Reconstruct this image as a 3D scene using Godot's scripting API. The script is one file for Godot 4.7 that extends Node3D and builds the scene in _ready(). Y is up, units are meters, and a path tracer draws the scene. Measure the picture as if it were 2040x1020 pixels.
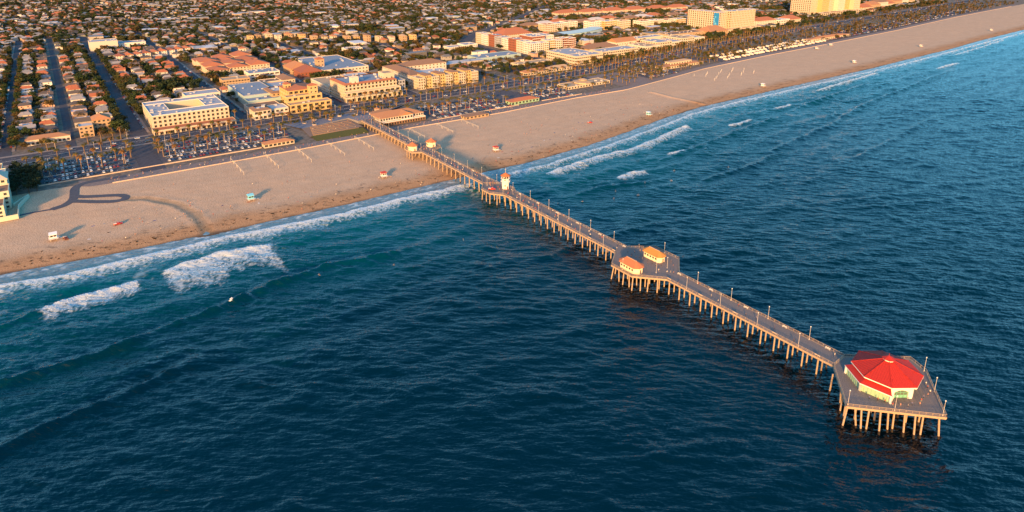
extends Node3D
# An aerial view of a long seaside pier, its beach and the town behind.
# x runs along the coast, z runs out to sea along the pier, y is up; the sea lies at y = 0.

const LAND := 5.0
const EYE := Vector3(-259.93, 185.0, 342.09)

var cam: Camera3D
var rng := RandomNumberGenerator.new()
var names := {}
var mats := {}
var shapes := {}
var n_big := FastNoiseLite.new()
var n_mid := FastNoiseLite.new()
var n_fine := FastNoiseLite.new()
var taken: Array[Rect2] = []
var pier_mask := false

# coast tables: x, z pairs
const SHORE := [-900, -118, -304, -107, -250, -99, -176, -94, -95, -90, 10, -90, 75, -88, 153, -95, 222, -107, 295, -122, 370, -132, 545, -135, 800, -138, 1145, -151, 1330, -164, 1607, -176, 2600, -215, 6000, -330]
const SANDBACK := [-900, -250, -290, -250, -262, -246, -250, -237, -209, -236, -159, -236, -80, -237, 31, -243, 146, -240, 268, -247, 352, -244, 480, -266, 563, -282, 765, -300, 984, -312, 1335, -336, 1754, -378, 2450, -425, 6000, -650]
const ROAD := [-900, -350, -250, -350, -100, -361, 0, -360, 220, -358, 420, -371, 570, -396, 740, -422, 960, -448, 1130, -472, 1400, -495, 1740, -522, 2200, -565, 6000, -900]

func tab(t: Array, x: float) -> float:
	var i := 2
	while i < t.size() - 2 and t[i] < x:
		i += 2
	var x0: float = t[i - 2]
	var x1: float = t[i]
	return lerpf(t[i - 1], t[i + 1], clampf((x - x0) / (x1 - x0), 0.0, 1.0))

func sstep(a: float, b: float, x: float) -> float:
	var t := clampf((x - a) / (b - a), 0.0, 1.0)
	return t * t * (3.0 - 2.0 * t)

class MB:
	var v := PackedVector3Array()
	var n := PackedVector3Array()
	var c := PackedColorArray()
	var tint := Color.WHITE
	var tinted := false
	func tri(a: Vector3, b: Vector3, d: Vector3) -> void:
		var m := (b - a).cross(d - a).normalized()
		v.append(a); v.append(d); v.append(b)
		n.append(m); n.append(m); n.append(m)
		if tinted:
			c.append(tint); c.append(tint); c.append(tint)
	func quad(a: Vector3, b: Vector3, d: Vector3, e: Vector3) -> void:
		tri(a, b, d)
		tri(a, d, e)
	func box(a: Vector3, b: Vector3) -> void:
		obox(Transform3D(Basis.IDENTITY, (a + b) * 0.5), b - a)
	func obox(t: Transform3D, s: Vector3) -> void:
		var h := s * 0.5
		var p := []
		for k in 8:
			p.append(t * Vector3(h.x if k & 1 else -h.x, h.y if k & 2 else -h.y, h.z if k & 4 else -h.z))
		quad(p[4], p[5], p[7], p[6])
		quad(p[1], p[0], p[2], p[3])
		quad(p[5], p[1], p[3], p[7])
		quad(p[0], p[4], p[6], p[2])
		quad(p[6], p[7], p[3], p[2])
		quad(p[0], p[1], p[5], p[4])
	func bar(a: Vector3, b: Vector3, w: float, h: float) -> void:
		var d := b - a
		var z := d.normalized()
		var x := Vector3.UP.cross(z)
		x = Vector3.RIGHT if x.length() < 0.01 else x.normalized()
		obox(Transform3D(Basis(x, z.cross(x), z), (a + b) * 0.5), Vector3(w, h, d.length()))
	func tube(a: Vector3, b: Vector3, r0: float, r1: float, k := 8, caps := true) -> void:
		var z := (b - a).normalized()
		var x := z.cross(Vector3.UP)
		x = Vector3.RIGHT if x.length() < 0.01 else x.normalized()
		var y := z.cross(x)
		for i in k:
			var t0 := TAU * i / k
			var t1 := TAU * (i + 1) / k
			var d0 := x * cos(t0) + y * sin(t0)
			var d1 := x * cos(t1) + y * sin(t1)
			quad(a + d0 * r0, a + d1 * r0, b + d1 * r1, b + d0 * r1)
			if caps:
				tri(b, b + d0 * r1, b + d1 * r1)
				tri(a, a + d1 * r0, a + d0 * r0)
	func prism(poly: PackedVector2Array, y0: float, y1: float) -> void:
		var area := 0.0
		for i in poly.size():
			var p := poly[i]
			var q := poly[(i + 1) % poly.size()]
			area += p.x * q.y - q.x * p.y
		var pl := poly.duplicate()
		if area > 0.0:
			pl.reverse()
		for i in pl.size():
			var p := pl[i]
			var q := pl[(i + 1) % pl.size()]
			quad(Vector3(p.x, y0, p.y), Vector3(q.x, y0, q.y), Vector3(q.x, y1, q.y), Vector3(p.x, y1, p.y))
		var t := Geometry2D.triangulate_polygon(pl)
		for i in range(0, t.size(), 3):
			var a := pl[t[i]]
			var b := pl[t[i + 1]]
			var d := pl[t[i + 2]]
			if (b - a).cross(d - a) > 0.0:
				var s := b
				b = d
				d = s
			tri(Vector3(a.x, y1, a.y), Vector3(b.x, y1, b.y), Vector3(d.x, y1, d.y))
			tri(Vector3(a.x, y0, a.y), Vector3(d.x, y0, d.y), Vector3(b.x, y0, b.y))
	func mesh(mat: Material = null, into: ArrayMesh = null) -> ArrayMesh:
		var m := into if into else ArrayMesh.new()
		var a := []
		a.resize(Mesh.ARRAY_MAX)
		a[Mesh.ARRAY_VERTEX] = v
		a[Mesh.ARRAY_NORMAL] = n
		if tinted:
			a[Mesh.ARRAY_COLOR] = c
		m.add_surface_from_arrays(Mesh.PRIMITIVE_TRIANGLES, a)
		if mat:
			m.surface_set_material(m.get_surface_count() - 1, mat)
		return m

# ---------- naming, labels, nodes ----------
func numbered(called: String) -> String:
	var k: int = names.get(called, 0)
	names[called] = k + 1
	return called if k == 0 else "%s_%03d" % [called, k]

func tag(o: Node, label: String, category: String, group := "") -> Node:
	o.set_meta("label", label)
	o.set_meta("category", category)
	if group:
		o.set_meta("group", group)
	return o

func thing(called: String, label: String, category: String, at := Vector3.ZERO, turn := 0.0, group := "") -> Node3D:
	var o := Node3D.new()
	o.name = numbered(called)
	add_child(o)
	o.position = at
	o.rotation.y = turn
	tag(o, label, category, group)
	return o

func part(called: String, m: Mesh, mat: Material, parent: Node3D, at := Vector3.ZERO, size := Vector3.ONE, turn := 0.0) -> MeshInstance3D:
	var o := MeshInstance3D.new()
	o.mesh = m
	if mat:
		o.material_override = mat
	o.name = called
	parent.add_child(o, true)
	o.transform = Transform3D(Basis(Vector3.UP, turn) * Basis.from_scale(size), at)
	return o

func one(called: String, m: Mesh, mat: Material, label: String, category: String, at := Vector3.ZERO, turn := 0.0, group := "") -> MeshInstance3D:
	var o := MeshInstance3D.new()
	o.mesh = m
	if mat:
		o.material_override = mat
	o.name = numbered(called)
	add_child(o)
	o.position = at
	o.rotation.y = turn
	tag(o, label, category, group)
	return o

func struct(called: String, m: Mesh, mat: Material = null) -> MeshInstance3D:
	var o := MeshInstance3D.new()
	o.mesh = m
	if mat:
		o.material_override = mat
	o.name = numbered(called)
	add_child(o)
	o.set_meta("kind", "structure")
	return o

func nth(k: int) -> String:
	var e := "th"
	if k % 100 < 11 or k % 100 > 13:
		e = {1: "st", 2: "nd", 3: "rd"}.get(k % 10, "th")
	return "%d%s" % [k, e]

# ---------- materials (linear base colours) ----------
func lin(r: float, g: float, b: float) -> Color:
	return Color(r, g, b).linear_to_srgb()

func paint(r: float, g: float, b: float, rough := 0.85, spec := 0.35) -> StandardMaterial3D:
	var key := "%.3f %.3f %.3f %.2f" % [r, g, b, rough]
	if not mats.has(key):
		var m := StandardMaterial3D.new()
		m.albedo_color = lin(r, g, b)
		m.roughness = rough
		m.metallic_specular = spec
		mats[key] = m
	return mats[key]

func noise_tex(freq: float, octaves: int, ramp: Array, size := 512, kind := FastNoiseLite.TYPE_SIMPLEX_SMOOTH, normal := false, bump := 4.0, sd := 1) -> NoiseTexture2D:
	var f := FastNoiseLite.new()
	f.noise_type = kind
	f.frequency = freq
	f.fractal_octaves = octaves
	f.seed = sd
	var t := NoiseTexture2D.new()
	t.width = size
	t.height = size
	t.seamless = true
	t.noise = f
	if normal:
		t.as_normal_map = true
		t.bump_strength = bump
	else:
		var g := Gradient.new()
		g.offsets = PackedFloat32Array([0.0, 1.0])
		g.colors = PackedColorArray([ramp[0], ramp[ramp.size() - 1]])
		for k in range(1, ramp.size() - 1):
			g.add_point(float(k) / (ramp.size() - 1), ramp[k])
		t.color_ramp = g
	return t

func mottled(r: float, g: float, b: float, spread: float, scale: float, rough := 0.9, relief := 0.0, freq := 0.012) -> StandardMaterial3D:
	var m := StandardMaterial3D.new()
	m.albedo_color = Color.WHITE
	var lo := lin(r * (1.0 - spread), g * (1.0 - spread), b * (1.0 - spread))
	var hi := lin(r * (1.0 + spread), g * (1.0 + spread), b * (1.0 + spread))
	m.albedo_texture = noise_tex(freq, 5, [lo, lin(r, g, b), hi], 512, FastNoiseLite.TYPE_SIMPLEX_SMOOTH, false, 4.0, int(r * 977.0 + g * 313.0))
	m.uv1_triplanar = true
	m.uv1_world_triplanar = true
	m.uv1_scale = Vector3.ONE / scale
	m.roughness = rough
	m.metallic_specular = 0.3
	if relief > 0.0:
		m.heightmap_enabled = true
		m.heightmap_texture = m.albedo_texture
		m.heightmap_scale = relief
	return m

# ---------- terrain ----------
func sand_y(x: float, z: float) -> float:
	var zs := tab(SHORE, x)
	var d := zs - z
	if d < 0.0:
		return maxf(d * 0.05, -6.0)
	var wide := zs - tab(SANDBACK, x)
	var y := 1.75 * sstep(-6.0, 24.0, d) - 0.18 + 2.43 * sstep(20.0, wide, d)
	y += n_big.get_noise_2d(x * 2.0, z * 2.6) * 0.16 * sstep(4.0, 30.0, d) + n_mid.get_noise_2d(x * 3.0, z * 3.0) * 0.09 * sstep(8.0, 30.0, d) * sstep(0.0, 12.0, wide - d)
	# the drain that crosses the sand, and the bulldozed ridge further along
	var q := seg_near(DRAIN, x, z)
	if q < 9.0:
		y += -0.42 * exp(-q * q / 5.0) + 0.2 * exp(-(q - 5.0) * (q - 5.0) / 3.0)
	q = seg_near(RIDGE, x, z)
	if q < 9.0:
		y += 1.1 * exp(-q * q / 9.0)
	return y

const DRAIN := [-229, -192, -219, -187, -202, -163, -195, -138, -193, -115, -194, -100]
const RIDGE := [372, -217, 374, -183, 381, -140]

func seg_near(p: Array, x: float, z: float) -> float:
	if x < p[0] - 45.0 or x > p[0] + 55.0:
		return 99.0
	var best := 99.0
	for i in range(0, p.size() - 2, 2):
		var a := Vector2(p[i], p[i + 1])
		var b := Vector2(p[i + 2], p[i + 3])
		var t := clampf((Vector2(x, z) - a).dot(b - a) / (b - a).length_squared(), 0.0, 1.0)
		best = minf(best, (a.lerp(b, t)).distance_to(Vector2(x, z)))
	return best

func ground_y(x: float, z: float) -> float:
	var sb := tab(SANDBACK, x)
	if z > sb:
		return sand_y(x, z)
	return 4.0 + (LAND - 4.0) * sstep(0.0, 80.0, sb - z)

func in_view(x: float, z: float, spare := 12.0) -> bool:
	var dx := x - EYE.x
	var dz := z - EYE.z
	var f := dx * 0.587 - dz * 0.809
	return f > 60.0 and f < 2650.0 and absf(dx * 0.809 + dz * 0.587) < 0.8 * (f * 0.963 + 48.6) + spare + f * 0.012

func _ready() -> void:
	rng.seed = 20240
	n_big.seed = 3
	n_big.frequency = 0.012
	n_mid.seed = 5
	n_mid.frequency = 0.05
	n_fine.seed = 9
	n_fine.frequency = 0.22
	cam = Camera3D.new()
	cam.name = "camera"
	add_child(cam)
	cam.position = EYE
	cam.rotation = Vector3(deg_to_rad(-15.642), deg_to_rad(-35.957), 0.0)
	cam.projection = Camera3D.PROJECTION_FRUSTUM
	cam.near = 0.5
	cam.size = 0.4
	cam.frustum_offset = Vector2(0.0, -0.1)
	cam.far = 20000.0
	cam.current = true
	var sky := ProceduralSkyMaterial.new()
	sky.sky_top_color = Color(0.05, 0.485, 0.69)
	sky.sky_horizon_color = Color(0.48, 0.76, 0.88)
	sky.sky_curve = 0.21
	sky.ground_bottom_color = Color(0.12, 0.16, 0.2)
	sky.ground_horizon_color = Color(0.5, 0.5, 0.52)
	sky.sun_angle_max = 100.0
	sky.sun_curve = 0.42
	var env := Environment.new()
	env.background_mode = Environment.BG_SKY
	env.sky = Sky.new()
	env.sky.sky_material = sky
	env.background_energy_multiplier = 1.0
	env.tonemap_mode = Environment.TONE_MAPPER_LINEAR
	env.tonemap_exposure = 2.15
	env.fog_enabled = false
	env.fog_density = 0.00007
	env.fog_light_color = Color(0.84, 0.82, 0.88)
	env.sdfgi_enabled = true
	env.ssao_enabled = true
	env.ssil_enabled = true
	var we := WorldEnvironment.new()
	we.name = "air"
	we.environment = env
	add_child(we)
	var sun := DirectionalLight3D.new()
	sun.name = "sun"
	sun.light_color = Color(1.0, 0.755, 0.475)
	sun.light_energy = 1.6
	sun.light_angular_distance = 4.5
	sun.shadow_enabled = true
	add_child(sun)
	sun.look_at_from_position(Vector3.ZERO, -Vector3(-0.70, 0.20, 0.62))

	make_shapes()
	make_land()
	make_sea()
	make_pier()
	make_beach_things()
	make_roads()
	make_buildings()
	make_houses()
	make_plants()
	make_cars()
	make_people()

# ---------- land and sea ----------
func grid_mesh(xs: PackedFloat32Array, zs_of: Callable, rows: int, colour: Callable) -> ArrayMesh:
	var v := PackedVector3Array()
	var c := PackedColorArray()
	for x in xs:
		for j in rows:
			var p: Vector3 = zs_of.call(x, j)
			v.append(p)
			c.append(colour.call(p))
	return lattice(v, c, xs.size(), rows)

func lattice(v: PackedVector3Array, c: PackedColorArray, cols: int, rows: int, uv := PackedVector2Array()) -> ArrayMesh:
	var n := PackedVector3Array()
	n.resize(v.size())
	for i in cols:
		for j in rows:
			var a := v[maxi(i - 1, 0) * rows + j]
			var b := v[mini(i + 1, cols - 1) * rows + j]
			var d := v[i * rows + maxi(j - 1, 0)]
			var e := v[i * rows + mini(j + 1, rows - 1)]
			var m := (b - a).cross(e - d).normalized()
			n[i * rows + j] = m if m.y > 0.0 else -m
	var idx := PackedInt32Array()
	idx.resize((cols - 1) * (rows - 1) * 6)
	var k := 0
	var flip := (v[rows] - v[0]).cross(v[1] - v[0]).y > 0.0
	for i in cols - 1:
		for j in rows - 1:
			var a := i * rows + j
			var b := a + rows
			idx[k] = a
			idx[k + 1] = (a + 1) if flip else b
			idx[k + 2] = b if flip else (a + 1)
			idx[k + 3] = b
			idx[k + 4] = (a + 1) if flip else (b + 1)
			idx[k + 5] = (b + 1) if flip else (a + 1)
			k += 6
	var arr := []
	arr.resize(Mesh.ARRAY_MAX)
	arr[Mesh.ARRAY_VERTEX] = v
	arr[Mesh.ARRAY_NORMAL] = n
	arr[Mesh.ARRAY_COLOR] = c
	if uv.size():
		arr[Mesh.ARRAY_TEX_UV] = uv
	arr[Mesh.ARRAY_INDEX] = idx
	var m := ArrayMesh.new()
	m.add_surface_from_arrays(Mesh.PRIMITIVE_TRIANGLES, arr)
	return m

func steps(list: Array) -> PackedFloat32Array:
	var out := PackedFloat32Array()
	var x: float = list[0]
	out.append(x)
	for k in range(1, list.size(), 2):
		var to: float = list[k]
		var by: float = list[k + 1]
		while x < to - by * 0.5:
			x += by
			out.append(x)
	return out

func make_land() -> void:
	# sand
	var sand := StandardMaterial3D.new()
	sand.vertex_color_use_as_albedo = true
	sand.albedo_texture = noise_tex(0.03, 5, [Color(0.60, 0.59, 0.58), Color(0.93, 0.92, 0.91), Color.WHITE], 1024)
	sand.uv1_triplanar = true
	sand.uv1_world_triplanar = true
	sand.uv1_scale = Vector3.ONE / 34.0
	sand.heightmap_enabled = true
	sand.heightmap_texture = noise_tex(0.045, 4, [Color.BLACK, Color.WHITE], 1024, FastNoiseLite.TYPE_CELLULAR)
	sand.heightmap_scale = 9.0
	sand.roughness = 0.95
	sand.metallic_specular = 0.2
	var place := func(x: float, j: int) -> Vector3:
		var zs := tab(SHORE, x) + 14.0
		var zb := tab(SANDBACK, x) - 1.0
		var t := float(j) / 69.0
		var z := lerpf(zs, zb, t * (0.45 + 0.55 * t))
		return Vector3(x, sand_y(x, z), z)
	var tone := func(p: Vector3) -> Color:
		var d := tab(SHORE, p.x) - p.z
		var dry := Color(0.60, 0.43, 0.30)
		var damp_or_shade := Color(0.46, 0.28, 0.16)
		var wet := Color(0.13, 0.095, 0.07)
		var edge := n_mid.get_noise_2d(p.x * 0.6, p.z * 0.6) * 5.0
		var c := damp_or_shade.lerp(dry, sstep(12.0, 36.0, d + edge * 1.6))
		c = wet.lerp(c, sstep(1.0, 6.0, d + edge * 0.6))
		var k := n_mid.get_noise_2d(p.x * 2.0 + 400.0, p.z * 2.0)
		var w := 1.0 + 0.08 * k + 0.07 * n_big.get_noise_2d(p.x * 3.0, p.z * 3.0)
		if d > 4.0 and d < 34.0 and n_fine.get_noise_2d(p.x * 0.8, p.z * 1.6) > 0.28 + absf(d - 14.0) * 0.015:
			c = c.lerp(Color(0.10, 0.075, 0.05), 0.6)
		var q := seg_near(DRAIN, p.x, p.z)
		if q < 4.0:
			c = c.lerp(Color(0.2, 0.17, 0.12), 0.55)
		return Color(c.r * w, c.g * w, c.b * w)
	struct("sand_beach", grid_mesh(steps([-700, -340, 12, 420, 2.4, 1000, 6, 2000, 16, 5200, 100]), place, 70, tone), sand)
	# the town's ground, to the horizon
	var earth := mottled(0.15, 0.125, 0.105, 0.45, 90.0, 0.95, 0.0, 0.03)
	var rows := PackedFloat32Array([0, 4, 10, 18, 28, 40, 54, 70, 84, 100, 160, 260, 420, 800, 1500, 3000, 6000, 9000])
	var land := func(x: float, j: int) -> Vector3:
		var z := tab(SANDBACK, x) - rows[j]
		return Vector3(x, ground_y(x, z - 0.01) - 0.05, z)
	var plain := func(_p: Vector3) -> Color: return Color.WHITE
	struct("ground", grid_mesh(steps([-1800, -320, 60, 1400, 10, 3000, 50, 9000, 500]), land, rows.size(), plain), earth)
	# sea bed out of sight under the water
	var bed := MB.new()
	bed.quad(Vector3(-1500, -7, 600), Vector3(6500, -7, 600), Vector3(6500, -7, -420), Vector3(-1500, -7, -420))
	struct("sea_bed", bed.mesh(paint(0.12, 0.1, 0.08)))

# breakers: x range, control points of z, height, foam width seaward, foam share
const BREAKERS := [
	[[-330, -38, -302, -41, -287, -48, -270, -52.5, -253, -54, -240, -53, -233, -51.5], 1.7, 21.0, 1.0, -290, -236],
	[[-231, -57, -214, -60, -196, -62, -175, -60, -160, -56], 1.2, 46.0, 0.95, -231, -160],
	[[-345, -97, -304, -94, -281, -88, -256, -86, -221, -86, -191, -86.5, -150, -82, -107, -77, -61, -78, -4, -76, 10, -77], 0.55, 19.0, 0.86, -345, 6],
	[[60, -57, 79, -59, 107, -64, 140, -67, 170, -64.5, 215, -72, 244, -78, 300, -92], 0.9, 16.0, 0.85, 62, 290],
	[[100, -13, 112, -16, 125, -17.5, 145, -14.5], 1.1, 13.0, 0.85, 103, 143],
	[[186, -33, 200, -34, 222, -33], 0.7, 5.0, 0.8, 190, 219],
	[[315, -62, 345, -63.5, 372, -62], 0.7, 6.0, 0.75, 320, 369],
	[[425, -76, 450, -77, 475, -76], 0.7, 6.0, 0.75, 429, 472],
	[[560, -100, 653, -108, 740, -115, 800, -118], 0.8, 12.0, 0.7, 565, 770],
	[[875, -78, 930, -81, 985, -81], 0.8, 9.0, 0.75, 884, 977],
	[[30, -78, 80, -76, 150, -83, 240, -98, 330, -118, 420, -124, 600, -125, 900, -130, 1200, -144, 1700, -168], 0.3, 17.0, 0.66, 32, 1650],
	[[1050, -118, 1200, -128, 1380, -142], 0.8, 12.0, 0.6, 1060, 1370],
]
# unbroken swell lines
const SWELLS := [
	[[-360, 16, -301, 13, -261, 15, -244, 11, -222, 6.5, -202, 3, -173, -4, -148, -7, -118, -2, -80, 2], 2.1],
	[[-360, 66, -330, 64, -300, 62, -262, 56, -240, 50, -215, 46], 1.7],
	[[30, -5, 82, -6, 120, 6, 160, 12], 1.3],
	[[140, 33, 172, 31, 230, 32, 300, 24], 1.3],
	[[150, -22, 250, -34, 330, -44, 420, -52], 1.3],
	[[420, -58, 562, -74, 700, -86], 1.4],
	[[260, 20, 400, 4, 520, -20], 1.3],
	[[500, -20, 700, -40, 900, -60], 1.4],
	[[300, 78, 420, 66, 560, 50], 1.0],
	[[-60, 60, 20, 62, 90, 70], 0.9],
]
var ws_phase := FastNoiseLite.new()

func swell_at(x: float) -> Array:
	var out := []
	for b in BREAKERS:
		var t: Array = b[0]
		if x > t[0] and x < t[t.size() - 2]:
			var ends := sstep(t[0], t[0] + 22.0, x) * (1.0 - sstep(t[t.size() - 2] - 14.0, t[t.size() - 2], x))
			var zb := tab(t, x) + n_mid.get_noise_2d(x * 0.7, b[1] * 90.0) * 2.2
			var fo := sstep(b[4], b[4] + 9.0, x) * (1.0 - sstep(b[5] - 7.0, b[5], x))
			out.append([zb, b[1] * ends, b[2] * (0.75 + 0.5 * n_mid.get_noise_2d(x * 0.8, 77.0)) * (0.35 + 0.65 * fo), b[3] * fo])
	for b in SWELLS:
		var t: Array = b[0]
		if x > t[0] and x < t[t.size() - 2]:
			var ends := sstep(t[0], t[0] + 40.0, x) * (1.0 - sstep(t[t.size() - 2] - 40.0, t[t.size() - 2], x))
			out.append([tab(t, x) + n_mid.get_noise_2d(x * 0.4, b[1] * 90.0) * 2.0, b[1] * ends * (1.08 + 0.7 * n_mid.get_noise_2d(x * 0.9, b[1] * 33.0)), 0.0, 0.0])
	return out

func sea_at(x: float, z: float, zs: float, lines: Array) -> Vector2:
	# height and foam share
	var d := z - zs
	var calm := sstep(0.0, 26.0, d)
	var ph := (d + 14.0 * n_big.get_noise_2d(x * 0.5, z * 0.35)) / 27.0
	var s := sin(ph * TAU)
	var h := (0.42 * s + 0.14 * s * s) * calm * (1.0 - 0.5 * sstep(60.0, 260.0, d)) * (0.6 + 0.8 * absf(n_big.get_noise_2d(x * 0.6 + 90.0, z)))
	var u := x * 0.809 + z * 0.587
	var w := x * 0.587 - z * 0.809
	h += 0.26 * sin((x * 0.28 - z * 0.96 + 16.0 * n_big.get_noise_2d(x * 0.7 + 40.0, z * 0.7)) / 17.0 * TAU) * calm * maxf(0.0, 0.25 + 1.4 * n_big.get_noise_2d(x * 0.5 - 30.0, z * 0.5))
	var wind := 0.35 + 1.1 * absf(n_big.get_noise_2d(x * 0.7 - 70.0, z * 0.9)) + 0.35 * absf(n_big.get_noise_2d(x * 2.2, z * 3.0))
	var r1 := 1.0 - 1.7 * absf(n_mid.get_noise_2d(u * 0.42, w * 1.25 + 0.12 * u))
	var r2 := 1.0 - 1.7 * absf(n_mid.get_noise_2d(u * 0.95 + 300.0, w * 2.7 - 0.2 * u))
	h += (1.0 * r1 + 0.5 * r2 + 0.55 * n_mid.get_noise_2d(u * 0.45 + 300.0, w * 0.8)) * wind * (0.08 + 0.92 * calm) - 0.9 * calm
	h += (0.15 - 0.28 * absf(n_fine.get_noise_2d(u * 0.36, w * 1.15))) * (0.12 + 0.88 * calm)
	var f := 0.0
	for l in lines:
		var q: float = z - l[0]
		if q < -14.0 or q > 45.0:
			continue
		h += l[1] * (1.0 + 0.45 * n_mid.get_noise_2d(x * 1.6, z * 2.2)) * (exp(-q * q / 7.0) if q < 0.0 else exp(-q * q / 15.0)) - 0.35 * l[1] * exp(-(q + 6.5) * (q + 6.5) / 20.0)
		if l[3] > 0.0 and q > -2.2 and q < l[2]:
			var back: float = maxf(q, 0.0) / l[2]
			var fade: float = l[3] * (0.94 - 0.36 * back * back)
			var lace := 0.46 + 0.36 * n_fine.get_noise_2d(x * 1.5, z * 0.8) + 0.24 * n_mid.get_noise_2d(x * 3.0, z * 1.7) + 0.46 * n_fine.get_noise_2d(x * 2.7, z * 2.7) + 0.22 * exp(-q * q / 5.0)
			f = maxf(f, (0.95 - 0.4 * back) * sstep(1.0 - fade - 0.06, 1.0 - fade + 0.36, lace))
	# wash running up the sand
	if d < 9.0:
		var lace := 0.5 + 0.5 * n_fine.get_noise_2d(x * 0.7, z * 1.1) + 0.3 * n_mid.get_noise_2d(x * 1.4, z * 1.6)
		f = maxf(f, 0.75 * sstep(0.45, 0.8, lace) * sstep(-6.0, 0.0, d) * (1.0 - sstep(2.0, 9.0, d)))
	elif d < 70.0:
		var old := n_mid.get_noise_2d(x * 0.55 + 50.0, z * 0.8) + 0.5 * n_fine.get_noise_2d(x * 0.8, z * 0.8)
		f = maxf(f, 0.32 * sstep(0.38, 0.7, old) * (1.0 - sstep(30.0, 70.0, d)))
	return Vector2(h + 0.12, f)

func make_sea() -> void:
	var water := StandardMaterial3D.new()
	water.vertex_color_use_as_albedo = true
	water.roughness = 0.09
	water.metallic_specular = 0.43
	water.normal_enabled = true
	water.normal_texture = noise_tex(0.022, 5, [], 1024, FastNoiseLite.TYPE_SIMPLEX_SMOOTH, true, 10.0, 4)
	water.normal_scale = 0.5
	var xs := steps([-620, -345, 8, 300, 1.05, 720, 2.2, 1300, 6, 3400, 20, 6000, 200])
	var ds := steps([-9, 80, 0.9, 420, 1.2, 470, 5, 700, 40])
	var rows := ds.size()
	var v := PackedVector3Array()
	var c := PackedColorArray()
	var uv := PackedVector2Array()
	v.resize(xs.size() * rows)
	c.resize(v.size())
	uv.resize(v.size())
	var k := 0
	var deep := Color(0.0002, 0.0055, 0.0095)
	var green := Color(0.0008, 0.046, 0.060)
	var white := Color(0.58, 0.65, 0.71)
	for x in xs:
		var zs := tab(SHORE, x)
		var lines := swell_at(x)
		for j in rows:
			var d := ds[j]
			var z := zs + d
			var s := sea_at(x, z, zs, lines)
			v[k] = Vector3(x, s.x, z)
			var shallow := 1.0 - sstep(10.0, 170.0, d + 40.0 * n_big.get_noise_2d(x * 0.6, z * 0.6))
			var col := deep.lerp(green, shallow)
			if d < 55.0:
				col = col.lerp(Color(0.02, 0.12, 0.145), 0.6 * (1.0 - sstep(0.0, 55.0, d)))
				col = col.lerp(Color(0.15, 0.185, 0.215), 0.75 * (1.0 - sstep(3.0, 20.0, d + 7.0 * n_mid.get_noise_2d(x * 0.5, z * 0.8))))
			c[k] = col.lerp(white, s.y * 0.78)
			uv[k] = Vector2((x * 0.809 + z * 0.587) / 210.0, (x * 0.587 - z * 0.809) / 66.0)
			k += 1
	struct("sea", lattice(v, c, xs.size(), rows, uv), water)
	# clumps of foam riding on the breaking waves
	var blob := MB.new()
	var ring := 6
	for i in ring:
		var a := TAU * i / ring
		var b := TAU * (i + 1) / ring
		var p := Vector3(cos(a), 0, sin(a))
		var q := Vector3(cos(b), 0, sin(b))
		var p2 := p * 0.66 + Vector3(0, 0.36, 0)
		var q2 := q * 0.66 + Vector3(0, 0.36, 0)
		blob.quad(q, p, p2, q2)
		blob.tri(p2, Vector3(0, 0.5, 0), q2)
	var spots: Array[Transform3D] = []
	for bi in BREAKERS.size():
		var b: Array = BREAKERS[bi]
		var x: float = b[4]
		while x < b[5]:
			var far := maxf(1.0, (x - 250.0) / 160.0)
			var lines := swell_at(x)
			var zs := tab(SHORE, x)
			for m in int(20.0 if bi < 2 else 12.0 if bi == 2 else 8.0):
				var q: float = -1.6 + pow(rng.randf(), 1.5) * b[2] * 0.9
				var z: float = tab(b[0], x) + q
				var px := x + rng.randf_range(-0.6, 0.6)
				var s := sea_at(px, z, zs, lines)
				if s.y > 0.3 + 0.5 * rng.randf() and z > zs - 2.0:
					var r := rng.randf_range(0.1, 0.34) * sqrt(far)
					spots.append(Transform3D(Basis(Vector3.UP, rng.randf() * TAU) * Basis.from_scale(Vector3(r * 1.25, r * rng.randf_range(0.3, 0.75), r)), Vector3(px, s.x - 0.05, z)))
			x += 0.4 * far
	for i in 22:
		var px := -202.0 + rng.randfn() * 0.5
		var pz := 4.0 + rng.randfn() * 0.45
		spots.append(Transform3D(Basis.from_scale(Vector3(0.3, 0.4, 0.3)), Vector3(px, sea_at(px, pz, tab(SHORE, px), swell_at(px)).x + rng.randf() * 0.9, pz)))
	var mm := MultiMesh.new()
	mm.transform_format = MultiMesh.TRANSFORM_3D
	mm.mesh = blob.mesh(paint(0.56, 0.63, 0.70, 0.85))
	mm.instance_count = spots.size()
	for i in spots.size():
		mm.set_instance_transform(i, spots[i])
	var o := MultiMeshInstance3D.new()
	o.name = "sea_foam"
	o.multimesh = mm
	add_child(o)
	o.set_meta("kind", "stuff")
	tag(o, "white foam on the breaking waves along the beach", "foam")

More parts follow.
